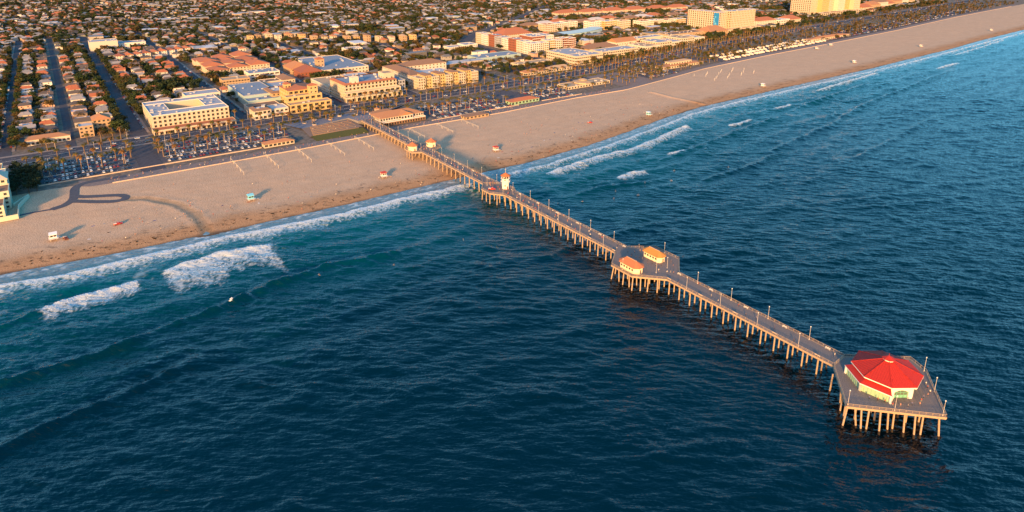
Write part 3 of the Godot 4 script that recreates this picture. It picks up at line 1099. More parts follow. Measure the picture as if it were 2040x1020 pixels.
func make_beach_things() -> void:
	var white := paint(0.78, 0.77, 0.74)
	var blue := paint(0.22, 0.62, 0.72)
	var red := paint(0.5, 0.07, 0.05)
	var tan := paint(0.6, 0.5, 0.4)
	guard_tower("pale blue lifeguard tower on the sand facing the drain channel side", -154.8, -138.5, blue, blue)
	guard_tower("white lifeguard tower with red roof on the sand near the pier's sunlit side", -51.6, -126.5, white, red)
	guard_tower("white lifeguard tower beside a small buggy at the cliff end of the beach", -277.3, -143.7, white, white)
	guard_tower("white lifeguard tower with red roof just past the pier's shaded side", 64.4, -130.7, white, red)
	guard_tower("pale blue lifeguard tower on the sand beyond the pier, before the ridge", 281.3, -138.8, blue, paint(0.6, 0.7, 0.72))
	guard_tower("white lifeguard tower below the white sports posts", 527.7, -154.8, white, white)
	guard_tower("white lifeguard tower first beyond the sports posts, near the wet sand", 820.0, -177.0, white, white)
	guard_tower("white lifeguard tower second from last along the far beach", 1106.8, -193.1, white, tan)
	guard_tower("white lifeguard tower last and smallest along the far beach", 1512.8, -210.7, white, tan)
	guard_tower("white hut on the upper sand by the camper lot", 900.5, -287.7, white, tan)
	guard_tower("small pale hut on the upper sand past the camper lot", 965.2, -295.8, white, tan)
	# rows of volleyball nets
	var row := 0
	for x in [-145.5, -117.0, -88.3, -57.8, -29.6]:
		row += 1
		for k in 4:
			var z0 := -240.0 + k * 11.6
			volley_net("volleyball net in the %s row from the pier, %s from the promenade" % [nth(6 - row), nth(k + 1)], x, z0, z0 + 9.4, "volleyball nets on the sunlit side of the pier")
	row = 0
	for x in [27.6, 59.8, 90.5]:
		row += 1
		for k in 3:
			var z0 := -234.0 + k * 11.6
			volley_net("volleyball net beyond the pier, %s row from it, %s from the promenade" % [nth(row), nth(k + 1)], x, z0, z0 + 9.4, "volleyball nets on the shaded side of the pier")
	for k in 22:
		var x := 505.0 + (k % 11) * 10.5 + rng.randf_range(-1.5, 1.5)
		var z := -218.0 - (k / 11) * 24.0 - (k % 3) * 6.0
		var b := MB.new()
		b.tube(Vector3(0, -0.5, 0), Vector3(0, 3.6, 0), 0.2, 0.16, 6)
		b.box(Vector3(-0.4, 3.2, -0.1), Vector3(0.4, 3.5, 0.1))
		one("sports_post", b.mesh(), paint(0.62, 0.58, 0.52), "white sports post on the far sand, %s along the %s line" % [nth(k % 11 + 1), "seaward" if k < 11 else "landward"], "post", Vector3(x, sand_y(x, z), z), 0.0, "white sports posts on the far sand")
	# asphalt beach path with its loop, and the thin path on the cliff side
	var tar := mottled(0.075, 0.082, 0.105, 0.2, 12.0)
	path("beach_path", [-330, -197, -307, -199.5, -292.6, -203, -276.5, -202], 2.6, tar, 0.10)
	path("beach_path", [-277, -202, -268.8, -206, -263.5, -215, -262, -228, -261, -240, -256, -248.5, -243, -250, -225, -249], 6.2, tar, 0.12)
	path("beach_path", [-265, -212, -259, -207, -250.5, -200, -240, -193.5, -232.5, -193, -230.4, -197.4, -234, -204, -246, -210, -257, -216, -263, -222], 5.6, tar, 0.14)
	# wheel tracks left along the sand
	var rut := mottled(0.42, 0.30, 0.21, 0.25, 5.0)
	for k in 9:
		var pts := []
		var d: float = [30, 41, 47, 58, 72, 85, 97, 110, 124][k]
		var x := -292.0 + (k * 37) % 60
		while x < 330.0 + (k * 53) % 160:
			var q := tab(SHORE, x) - d * (tab(SHORE, x) - tab(SANDBACK, x)) / 145.0 + n_mid.get_noise_2d(x * 0.25, k * 40.0) * 7.0
			if absf(x) > 26.0 or d < 60:
				pts.append(x)
				pts.append(q)
			x += 22.0
		for side in [-1.1, 1.1]:
			var p2 := pts.duplicate()
			for i in range(1, p2.size(), 2):
				p2[i] += side
			path("wheel_track", p2, 0.55, rut, 0.035)
	# a wrack line of washed-up kelp
	var kelp := crown_mesh(77, 40, 0.5, 0.1, 0.22)
	var heaps := []
	for k in 380:
		var x := rng.randf_range(-300, 520)
		var d := 13.0 + 5.0 * n_mid.get_noise_2d(x * 0.5, 8.0) + rng.randfn() * (2.0 if k % 3 else 9.0)
		if d > 5.0:
			var q := tab(SHORE, x) - d
			heaps.append(Vector3(x, sand_y(x, q) + 0.06, q))
	var wr := MultiMeshInstance3D.new()
	wr.name = "kelp_wrack"
	wr.multimesh = multi(kelp, paint(0.045, 0.03, 0.018, 0.9), heaps.size(), false)
	for k in heaps.size():
		var s := rng.randf_range(0.4, 1.5)
		wr.multimesh.set_instance_transform(k, Transform3D(Basis(Vector3.UP, k * 1.3) * Basis.from_scale(Vector3(s * 1.6, s, s)), heaps[k]))
	add_child(wr)
	wr.set_meta("kind", "stuff")
	tag(wr, "dark bits of kelp washed up along the tide line", "seaweed")
	# small red rescue truck and buggy parked on the sand
	truck("red pickup truck parked alone on the open sand", -240.8, -146.6, 1.7, Color(0.42, 0.03, 0.025))
	truck("small dark red buggy beside the lifeguard tower at the cliff end", -271.0, -141.0, 0.3, Color(0.16, 0.05, 0.04))
	truck("red rescue truck on the sand far beyond the pier", 204.6, -153.7, 1.2, Color(0.5, 0.03, 0.03))
	truck("red lifeguard truck standing on the pier by the watchtower", -6.5, -33.0, 0.9, Color(0.5, 0.04, 0.03), DECK + 0.01)
	# a seabird splash and floating surfers are with the people

func truck(label: String, x: float, z: float, turn: float, c: Color, y := -99.0) -> void:
	var t := thing("rescue_truck", label, "truck", Vector3(x, y if y > -50 else sand_y(x, z) - 0.03, z), turn)
	var m := paint(c.r, c.g, c.b, 0.35, 0.5)
	var b := MB.new()
	b.box(Vector3(-0.95, 0.5, -2.6), Vector3(0.95, 1.15, 2.6))
	part("body", b.mesh(), m, t)
	b = MB.new()
	b.prism(PackedVector2Array([Vector2(-0.85, -0.6), Vector2(0.85, -0.6), Vector2(0.85, 1.1), Vector2(-0.85, 1.1)]), 1.15, 1.9)
	part("cab", b.mesh(), m, t)
	b = MB.new()
	b.box(Vector3(-0.88, 1.25, -0.4), Vector3(0.88, 1.75, 0.9))
	b.box(Vector3(-0.75, 1.25, -0.63), Vector3(0.75, 1.75, 1.13))
	part("window", b.mesh(), glass(), t)
	for sx in [-0.9, 0.9]:
		for sz in [-1.6, 1.6]:
			b = MB.new()
			b.tube(Vector3(-0.13, 0, 0), Vector3(0.13, 0, 0), 0.42, 0.42, 10)
			part("wheel", b.mesh(), paint(0.02, 0.02, 0.02), t, Vector3(sx, 0.42, sz))
	b = MB.new()
	b.box(Vector3(-0.8, 1.15, -2.5), Vector3(0.8, 1.4, -0.8))
	b.box(Vector3(-0.6, 1.9, 0.1), Vector3(0.6, 2.0, 0.4))
	part("rescue_board", b.mesh(), paint(0.7, 0.6, 0.5), t)

func path(called: String, pts: Array, wide: float, m: Material, up: float) -> void:
	var c := Curve2D.new()
	for k in range(0, pts.size(), 2):
		var p := Vector2(pts[k], pts[k + 1])
		var a := Vector2(pts[maxi(k - 2, 0)], pts[maxi(k - 1, 1)])
		var e := mini(k + 2, pts.size() - 2)
		var d := (Vector2(pts[e], pts[e + 1]) - a) / 6.0
		c.add_point(p, -d, d)
	var n := maxi(2, int(c.get_baked_length() / 2.5))
	var v := PackedVector3Array()
	var col := PackedColorArray()
	var rows := 5
	for i in n + 1:
		var s := c.get_baked_length() * i / n
		var p := c.sample_baked(s)
		var q := c.sample_baked(minf(s + 0.5, c.get_baked_length())) - c.sample_baked(maxf(s - 0.5, 0.0))
		var side := Vector2(-q.y, q.x).normalized()
		for j in rows:
			var g := p + side * wide * (float(j) / (rows - 1) - 0.5)
			v.append(Vector3(g.x, ground_y(g.x, g.y) + up, g.y))
			col.append(Color.WHITE)
	struct(called, lattice(v, col, n + 1, rows), m)

# ---------- roads, lots, promenade ----------
func ribbon(called: String, x0: float, x1: float, near: Callable, far: Callable, up: float, m: Material, dx := 6.0) -> void:
	var v := PackedVector3Array()
	var c := PackedColorArray()
	var n := maxi(1, int((x1 - x0) / dx))
	var rows := 7
	for i in n + 1:
		var x := lerpf(x0, x1, float(i) / n)
		var a: float = near.call(x)
		var b: float = far.call(x)
		for j in rows:
			var z := lerpf(a, b, float(j) / (rows - 1))
			v.append(Vector3(x, ground_y(x, minf(z, tab(SANDBACK, x) - 0.02)) + up, z))
			c.append(Color.WHITE)
	struct(called, lattice(v, c, n + 1, rows), m)

func lane(called: String, x0: float, x1: float, z0: float, z1: float, up: float, m: Material) -> void:
	ribbon(called, x0, x1, func(_x: float) -> float: return z0, func(_x: float) -> float: return z1, up, m, maxf(6.0, (x1 - x0) / 4.0))

func low_wall(called: String, label: String, line: Callable, x0: float, x1: float, h: float, w: float, m: Material, dx := 8.0) -> void:
	var b := MB.new()
	var x := x0
	while x < x1 - 0.1:
		var xe := minf(x + dx, x1)
		var a: float = line.call(x)
		var c: float = line.call(xe)
		var ya := ground_y(x, a)
		var yc := ground_y(xe, c)
		b.bar(Vector3(x, ya + h * 0.5 - 0.3, a), Vector3(xe, yc + h * 0.5 - 0.3, c), w, h + 0.6)
		x = xe
	one(called, b.mesh(), m, label, "wall")

const LOTS := [[-284, -214, -266, -322, 6], [-195, -76, -268, -324, 6], [72, 184, -259, -316, 6], [222, 284, -262, -316, 5], [436, 512, -284, -340, 4]]

func make_roads() -> void:
	var tar := mottled(0.062, 0.062, 0.078, 0.25, 22.0)
	var lot := mottled(0.078, 0.076, 0.092, 0.3, 18.0)
	var pave := mottled(0.24, 0.20, 0.185, 0.2, 14.0)
	var promenade := mottled(0.19, 0.155, 0.15, 0.2, 16.0)
	var line := paint(0.6, 0.58, 0.52)
	var warm := mottled(0.50, 0.40, 0.31, 0.12, 8.0)
	var road_near := func(x: float) -> float: return tab(ROAD, x) + 13.0
	var road_far := func(x: float) -> float: return tab(ROAD, x) - 13.0
	# promenade between the sand and the lots
	ribbon("promenade", -258, 2400, func(x: float) -> float: return tab(SANDBACK, x) - 0.3, func(x: float) -> float: return tab(SANDBACK, x) - 15.0, 0.06, promenade)
	low_wall("beach_wall", "long low sunlit wall between the sand and the promenade", func(x: float) -> float: return tab(SANDBACK, x), -236, 2300, 0.75, 0.7, warm)
	low_wall("lot_wall", "low sunlit wall along the front of the car park on the cliff side", func(_x: float) -> float: return -262.5, -284, -113, 0.8, 0.6, warm)
	low_wall("lot_wall", "low sunlit wall along the front of the car park beyond the pier restaurant", func(x: float) -> float: return -256.5 - (x - 72) * 0.02, 66, 186, 0.8, 0.6, warm)
	low_wall("lot_wall", "low sunlit wall edging the car park by the red-roofed snack bar", func(_x: float) -> float: return -259.5, 222, 288, 0.9, 0.6, warm)
	# coast road with median and pavements
	ribbon("coast_road", -900, 3400, road_near, road_far, 0.08, tar)
	ribbon("pavement", -900, 3000, func(x: float) -> float: return tab(ROAD, x) + 17.5, func(x: float) -> float: return tab(ROAD, x) + 13.1, 0.2, pave)
	ribbon("pavement", -900, 3000, func(x: float) -> float: return tab(ROAD, x) - 13.1, func(x: float) -> float: return tab(ROAD, x) - 18.0, 0.2, pave)
	var marks := MB.new()
	for off in [-0.5, 0.5, -6.5, 6.5]:
		var x := -420.0
		var dash: bool = absf(off) > 1.0
		while x < 1500.0:
			var xe := x + (3.0 if dash else 12.0)
			var a := tab(ROAD, x) + float(off)
			var e := tab(ROAD, xe) + float(off)
			var y := LAND + 0.09
			marks.quad(Vector3(x, y, a + 0.12), Vector3(xe, y, e + 0.12), Vector3(xe, y, e - 0.12), Vector3(x, y, a - 0.12))
			x += 9.0 if dash else 12.0
	var mk := struct("road_markings", marks.mesh(), line)
	# car parks
	for l in LOTS:
		lane("parking_lot", l[0], l[1], l[2], l[3], 0.05, lot)
		var b := MB.new()
		for r in l[4]:
			var z := lerpf(l[2] - 3.0, l[3] + 3.0, float(r) / (l[4] - 1))
			var x: float = l[0] + 4.0
			while x < l[1] - 2.0:
				var y := ground_y(x, z) + 0.065
				b.quad(Vector3(x - 0.07, y, z + 2.4), Vector3(x + 0.07, y, z + 2.4), Vector3(x + 0.07, y, z - 2.4), Vector3(x - 0.07, y, z - 2.4))
				x += 2.8
		struct("parking_lines", b.mesh(), line)
		# planted islands between rows
		for r in range(1, l[4] - 1, 2):
			var z := (lerpf(l[2] - 3.0, l[3] + 3.0, float(r) / (l[4] - 1)) + lerpf(l[2] - 3.0, l[3] + 3.0, float(r + 1) / (l[4] - 1))) * 0.5
			var k := MB.new()
			k.box(Vector3(l[0] + 3, ground_y(l[0], z) - 0.5, z - 0.7), Vector3(l[1] - 3, ground_y(l[0], z) + 0.2, z + 0.7))
			struct("lot_kerb", k.mesh(), warm)
	ribbon("camper_lot", 640, 1010, func(x: float) -> float: return tab(SANDBACK, x) - 17.0, func(x: float) -> float: return tab(SANDBACK, x) - 62.0, 0.06, lot)
	ribbon("far_parking_lot", 1040, 2100, func(x: float) -> float: return tab(SANDBACK, x) - 18.0, func(x: float) -> float: return tab(SANDBACK, x) - 80.0, 0.06, lot)
	# access road between the two halves of the near car park
	lane("lot_road", -213.6, -195.4, -251, -336, 0.06, tar)
	# plaza at the foot of the pier, ramping up to the deck
	var plaza := MB.new()
	var y0 := LAND + 0.22
	var p := [Vector3(-74, y0, -336), Vector3(72, y0, -336), Vector3(30, DECK - 0.05, -300), Vector3(-12, DECK - 0.05, -300), Vector3(-62, 6.2, -300)]
	plaza.quad(p[4], p[3], p[2] + Vector3(0, 0, 0), p[1])
	plaza.tri(p[4], p[1], p[0])
	struct("plaza", plaza.mesh(), mottled(0.17, 0.175, 0.21, 0.2, 12.0))
	plaza = MB.new()
	plaza.prism(poly([-12, -299.9, 30, -299.9, 12, -282, -8, -282]), 3.0, DECK - 0.055)
	struct("plaza_terrace", plaza.mesh(), mottled(0.19, 0.185, 0.205, 0.2, 12.0))
	plaza = MB.new()
	plaza.quad(Vector3(-64, 4.7, -270), Vector3(-8, 6.5, -270), Vector3(-11, 8.6, -299.8), Vector3(-62, 6.1, -299.8))
	struct("amphitheatre_steps", plaza.mesh(), mottled(0.17, 0.135, 0.12, 0.3, 5.0))
	for k in 6:
		var b := MB.new()
		var z := -272.0 - k * 4.4
		b.box(Vector3(-60 + k, 4.0, z - 1.0), Vector3(-12, 6.6 + k * 0.42, z + 1.0))
		part("step", b.mesh(), mottled(0.19, 0.145, 0.125, 0.3, 4.0) if k == 0 else mats.step, get_node("amphitheatre_steps"))
		if k == 0:
			mats.step = get_node("amphitheatre_steps").get_child(0).material_override
	# round planters on the plaza
	for k in 9:
		var px: float = [-52, -38, -24, -10, 6, 22, 40, -46, 52][k]
		var pz: float = [-322, -330, -320, -329, -322, -330, -322, -308, -330][k]
		var base := lerpf(LAND + 0.2, 9.3 if absf(px - 8) < 30 else 6.4, clampf((336.0 + pz) / 36.0, 0.0, 1.0))
		var t := thing("round_planter", "round stone planter with low shrubs on the pier plaza, %s of nine" % nth(k + 1), "planter", Vector3(px, base, pz), 0.0, "planters on the plaza")
		var b := MB.new()
		b.prism(octagon(Vector2.ZERO, 2.4, 0.0, 14), -0.8, 0.6)
		part("stone_ring", b.mesh(), warm, t)
		part("shrub", crown_mesh(60 + k, 110, 1.6, 0.8, 0.35), leafy(0.06, 0.06, 0.02), t, Vector3(0, 1.0, 0))
	var lawn := MB.new()
	lawn.quad(Vector3(-63, 4.25, -254), Vector3(-9, 4.35, -252), Vector3(-9, 6.3, -268), Vector3(-63, 5.4, -270))
	struct("lawn", lawn.mesh(), mottled(0.085, 0.085, 0.022, 0.35, 9.0))
	# town streets: seaward ones run inland, cross streets follow the coast
	for s in [[-308, 9.5, -2000], [-257.5, 7.5, -1300], [-201, 16.0, -1400], [-97, 12.0, -1500], [13, 13.0, -1200], [109, 12.0, -1000], [262, 12.0, -800], [-414, 10, -1600], [-520, 10, -1800]]:
		lane("street", s[0] - s[1] * 0.5, s[0] + s[1] * 0.5, -363, s[2], 0.09, tar)
		if s[1] > 8:
			for e in [-1.0, 1.0]:
				var xe: float = s[0] + e * (s[1] * 0.5 + 1.4)
				lane("pavement", xe - 1.3, xe + 1.3, -382, s[2], 0.2, pave)
	for s in [[-430, 4.0, -700, -210], [-560, 9.0, -700, 400], [-700, 9.0, -700, 460], [-862, 10.0, -900, 560], [-1010, 12.0, -1100, 760], [-1190, 10.0, -1200, 900], [-1390, 12.0, -1400, 1100], [-1640, 12.0, -1600, 1500], [-1930, 12.0, -1800, 1800], [-2300, 14.0, -2200, 2200]]:
		lane("street", s[2], s[3], s[0] + s[1] * 0.5, s[0] - s[1] * 0.5, 0.094, tar)
	# avenue that swings round the red and white apartments
	path("avenue", [413, -392, 404, -470, 397, -560, 396, -640, 412, -735, 470, -812, 560, -882, 720, -1008, 902, -1160, 1109, -1332, 1500, -1640], 22.0, tar, 0.098)
	path("avenue", [418, -745, 370, -800, 300, -815, 200, -850, 100, -880], 14.0, tar, 0.1)
	# open asphalt and a park by the apartments
	lane("yard", 300, 395, -412, -540, 0.07, lot)
	lane("yard", -40, 8, -480, -560, 0.07, lot)
	lane("yard", 20, 104, -700, -840, 0.07, lot)
	lane("park_lawn", 560, 720, -560, -650, 0.08, mottled(0.045, 0.07, 0.02, 0.4, 14.0))
	lane("forecourt", 366, 436, -264, -338, 0.06, promenade)
	lane("forecourt", 512, 640, -336, -372, 0.06, lot)
	lane("forecourt", 186, 222, -262, -336, 0.06, lot)
	lane("forecourt", 288, 366, -312, -338, 0.06, lot)
	lot_lamps()

func lot_lamps() -> void:
	var steel := paint(0.5, 0.46, 0.42, 0.5)
	var proto := thing("lot_lamp", "", "street lamp")
	var b := MB.new()
	b.tube(Vector3.ZERO, Vector3(0, 0.6, 0), 0.3, 0.3, 8)
	part("base", b.mesh(), steel, proto)
	b = MB.new()
	b.tube(Vector3(0, 0.6, 0), Vector3(0, 9.5, 0), 0.14, 0.09, 6)
	b.bar(Vector3(-1.3, 9.5, 0), Vector3(1.3, 9.5, 0), 0.08, 0.08)
	part("pole", b.mesh(), steel, proto)
	for s in [-1.0, 1.0]:
		b = MB.new()
		b.box(Vector3(s * 1.5 - 0.35, 9.42, -0.18), Vector3(s * 1.5 + 0.35, 9.6, 0.18))
		part("lamp_head", b.mesh(), paint(0.66, 0.64, 0.6), proto)
	var n := 0
	var lot_names := ["first car park from the cliff", "car park before the pier", "car park past the pier restaurant", "car park by the red snack bar", "car park past the octagonal cafe"]
	for li in LOTS.size():
		var l: Array = LOTS[li]
		var k := 0
		for r in range(1, l[4] - 1, 2):
			var z := (lerpf(l[2] - 3.0, l[3] + 3.0, float(r) / (l[4] - 1)) + lerpf(l[2] - 3.0, l[3] + 3.0, float(r + 1) / (l[4] - 1))) * 0.5
			for i in 3:
				var x := lerpf(l[0] + 8.0, l[1] - 8.0, i / 2.0)
				k += 1
				var o: Node3D = proto if n == 0 else proto.duplicate()
				if n:
					o.name = numbered("lot_lamp")
					add_child(o)
				o.position = Vector3(x, ground_y(x, z) + 0.2, z)
				tag(o, "twin-headed lamp in the %s, %s on its %s island" % [lot_names[li], nth(i + 1), nth(r / 2 + 1)], "street lamp", "lamps in the car parks")
				n += 1
	# slender street lamps along the coast road
	for k in 40:
		var x := -270.0 + k * 29.0
		var z := tab(ROAD, x) + (15.5 if k % 2 else -15.5)
		var o: Node3D = proto.duplicate()
		o.name = numbered("lot_lamp")
		add_child(o)
		o.position = Vector3(x, LAND + 0.18, z)
		o.rotation.y = PI / 2
		tag(o, "tall twin-headed lamp on the %s side of the coast road, %s from the cliff" % ["seaward" if k % 2 else "town", nth(k / 2 + 1)], "street lamp", "lamps along the coast road")

# ---------- buildings ----------
var org := Vector3.ZERO

func building(called: String, label: String, x: float, z: float, y := LAND, category := "building") -> Node3D:
	org = Vector3(x, y, z)
	return thing(called, label, category, org)

func face(b: MB, p: Vector3, u: Vector3, out: Vector3, w: float, h: float, o: Dictionary) -> Array:
	# a wall with real openings; gives back where the windows stand
	var spots := []
	var ns: int = o.get("ns", 1)
	var bay: float = o.get("bay", 4.0)
	var nb := maxi(1, roundi(w / bay))
	var cw := w / nb
	var ch := h / ns
	var ow: float = minf(o.get("ow", 2.1), cw * 0.86)
	var oh: float = minf(o.get("oh", 1.8), ch * 0.84)
	var sill: float = minf(o.get("sill", 0.9), ch - oh - 0.15)
	var deep: float = o.get("deep", 0.35)
	var up := Vector3.UP
	for s in ns:
		for k in nb:
			var c := p + u * (k * cw) + up * (s * ch)
			var l := (cw - ow) * 0.5
			var a0 := c + u * l
			var a1 := c + u * (l + ow)
			b.quad(c, a0, a0 + up * ch, c + up * ch)
			b.quad(a1, c + u * cw, c + u * cw + up * ch, a1 + up * ch)
			b.quad(a0, a1, a1 + up * sill, a0 + up * sill)
			b.quad(a0 + up * (sill + oh), a1 + up * (sill + oh), a1 + up * ch, a0 + up * ch)
			var i := -out * deep
			var q := [a0 + up * sill, a1 + up * sill, a1 + up * (sill + oh), a0 + up * (sill + oh)]
			b.quad(q[0], q[1], q[1] + i, q[0] + i)
			b.quad(q[1], q[2], q[2] + i, q[1] + i)
			b.quad(q[2], q[3], q[3] + i, q[2] + i)
			b.quad(q[3], q[0], q[0] + i, q[3] + i)
			spots.append([a0 + u * (ow * 0.5) + up * sill + i, ow, oh])
	return spots

func volume(t: Node3D, x0: float, x1: float, zf: float, zb: float, y0: float, h: float, o: Dictionary) -> void:
	# a box-shaped wing: zf is its seaward front, zb its back; y0 above the building's base
	var a := Vector3(x0, y0, zb) - Vector3(org.x, 0, org.z)
	var c := Vector3(x1, y0 + h, zf) - Vector3(org.x, 0, org.z)
	var wall: Material = o.get("wall", paint(0.6, 0.5, 0.38))
	var b := MB.new()
	var faces: String = o.get("faces", "FL")
	var all := []
	var w := c.x - a.x
	var d := c.z - a.z
	if "F" in faces:
		all.append([face(b, Vector3(a.x, a.y, c.z), Vector3.RIGHT, Vector3.BACK, w, h, o), 0.0])
	else:
		b.quad(Vector3(a.x, a.y, c.z), Vector3(c.x, a.y, c.z), c, Vector3(a.x, c.y, c.z))
	if "L" in faces:
		all.append([face(b, a, Vector3.BACK, Vector3.LEFT, d, h, o), -PI / 2])
	else:
		b.quad(a, Vector3(a.x, a.y, c.z), Vector3(a.x, c.y, c.z), Vector3(a.x, c.y, a.z))
	if "R" in faces:
		all.append([face(b, Vector3(c.x, a.y, c.z), Vector3.FORWARD, Vector3.RIGHT, d, h, o), PI / 2])
	else:
		b.quad(Vector3(c.x, a.y, c.z), Vector3(c.x, a.y, a.z), Vector3(c.x, c.y, a.z), c)
	b.quad(Vector3(c.x, a.y, a.z), a, Vector3(a.x, c.y, a.z), Vector3(c.x, c.y, a.z))
	b.quad(Vector3(a.x, c.y, c.z), c, Vector3(c.x, c.y, a.z), Vector3(a.x, c.y, a.z))
	part("wall", b.mesh(), wall, t)
	for f in all:
		for s in f[0]:
			part(o.get("called", "window"), shapes.window, null, t, s[0], Vector3(s[1], s[2], 1.0), f[1])
	var mid := (a + c) * 0.5
	var roof: Material = o.get("roofmat", paint(0.32, 0.32, 0.33))
	match o.get("roof", "flat"):
		"flat":
			var ph: float = o.get("parapet", 0.8)
			var r := MB.new()
			r.box(Vector3(a.x + 0.3, c.y + 0.02, a.z + 0.3), Vector3(c.x - 0.3, c.y + 0.12, c.z - 0.3))
			part("roof", r.mesh(), roof, t)
			if ph > 0.0:
				r = MB.new()
				var g := 0.3
				r.box(Vector3(a.x - 0.06, c.y, c.z - g), Vector3(c.x + 0.06, c.y + ph, c.z + 0.06))
				r.box(Vector3(a.x - 0.06, c.y, a.z - 0.06), Vector3(c.x + 0.06, c.y + ph, a.z + g))
				r.box(Vector3(a.x - 0.06, c.y, a.z + g), Vector3(a.x + g, c.y + ph, c.z - g))
				r.box(Vector3(c.x - g, c.y, a.z + g), Vector3(c.x + 0.06, c.y + ph, c.z - g))
				part("parapet", r.mesh(), o.get("trim", wall), t)
			for k in o.get("units", int(w * d / 260.0)):
				var ux := rng.randf_range(a.x + 2.0, c.x - 2.0)
				var uz := rng.randf_range(a.z + 2.0, c.z - 2.0)
				part("rooftop_unit", shapes.box, paint(0.42, 0.43, 0.45), t, Vector3(ux, c.y + 0.12, uz), Vector3(rng.randf_range(1.2, 3.0), rng.randf_range(0.8, 1.8), rng.randf_range(1.2, 3.0)))
		"hip", "gable", "pyramid":
			var along: bool = w >= d
			var sx := (w if along else d) + 1.4
			var sz := (d if along else w) + 1.4
			part("roof", shapes[o.roof], roof, t, Vector3(mid.x, c.y + 0.1, mid.z), Vector3(sx, o.get("rise", minf(sx, sz) * 0.24), sz), 0.0 if along else PI / 2)
		"edge":
			# a tiled skirt round a sunken flat roof
			var g := 3.2
			var e := 0.9
			var r := MB.new()
			var o4 := [Vector3(a.x - e, c.y - 0.2, c.z + e), Vector3(c.x + e, c.y - 0.2, c.z + e), Vector3(c.x + e, c.y - 0.2, a.z - e), Vector3(a.x - e, c.y - 0.2, a.z - e)]
			var i4 := [Vector3(a.x + g, c.y + 1.6, c.z - g), Vector3(c.x - g, c.y + 1.6, c.z - g), Vector3(c.x - g, c.y + 1.6, a.z + g), Vector3(a.x + g, c.y + 1.6, a.z + g)]
			for k in 4:
				var m := (k + 1) % 4
				r.quad(o4[k], o4[m], i4[m], i4[k])
				r.quad(o4[m] + Vector3(0, -0.15, 0), o4[k] + Vector3(0, -0.15, 0), i4[k] + Vector3(0, -1.5, 0), i4[m] + Vector3(0, -1.5, 0))
			part("roof_tiles", r.mesh(), o.get("tiles", paint(0.42, 0.15, 0.07)), t)
			r = MB.new()
			r.box(Vector3(a.x + g, c.y + 0.3, a.z + g), Vector3(c.x - g, c.y + 0.5, c.z - g))
			part("roof", r.mesh(), roof, t)
			for k in o.get("units", 5):
				part("rooftop_unit", shapes.box, paint(0.45, 0.46, 0.48), t, Vector3(rng.randf_range(a.x + g + 2, c.x - g - 2), c.y + 0.5, rng.randf_range(a.z + g + 2, c.z - g - 2)), Vector3(rng.randf_range(1.5, 4.0), rng.randf_range(1.0, 2.2), rng.randf_range(1.5, 4.0)))
	if o.has("balcony"):
		var ns: int = o.get("ns", 1)
		for s in range(o.get("from", 1), ns):
			var r := MB.new()
			var y := a.y + s * h / ns
			var bd: float = o.balcony
			r.box(Vector3(a.x, y - 0.15, c.z + 0.02), Vector3(c.x, y + 0.05, c.z + bd))
			r.box(Vector3(a.x, y + 0.05, c.z + bd - 0.15), Vector3(c.x, y + 1.0, c.z + bd))
			part("balcony", r.mesh(), o.get("trim", wall), t)
	if o.has("awning"):
		var r := MB.new()
		r.quad(Vector3(a.x, a.y + 2.8, c.z + 2.0), Vector3(c.x, a.y + 2.8, c.z + 2.0), Vector3(c.x, a.y + 3.6, c.z + 0.02), Vector3(a.x, a.y + 3.6, c.z + 0.02))
		part("awning", r.mesh(), o.awning, t)
	taken.append(Rect2(x0 - 2, zb - 2, x1 - x0 + 4, zf - zb + 4))

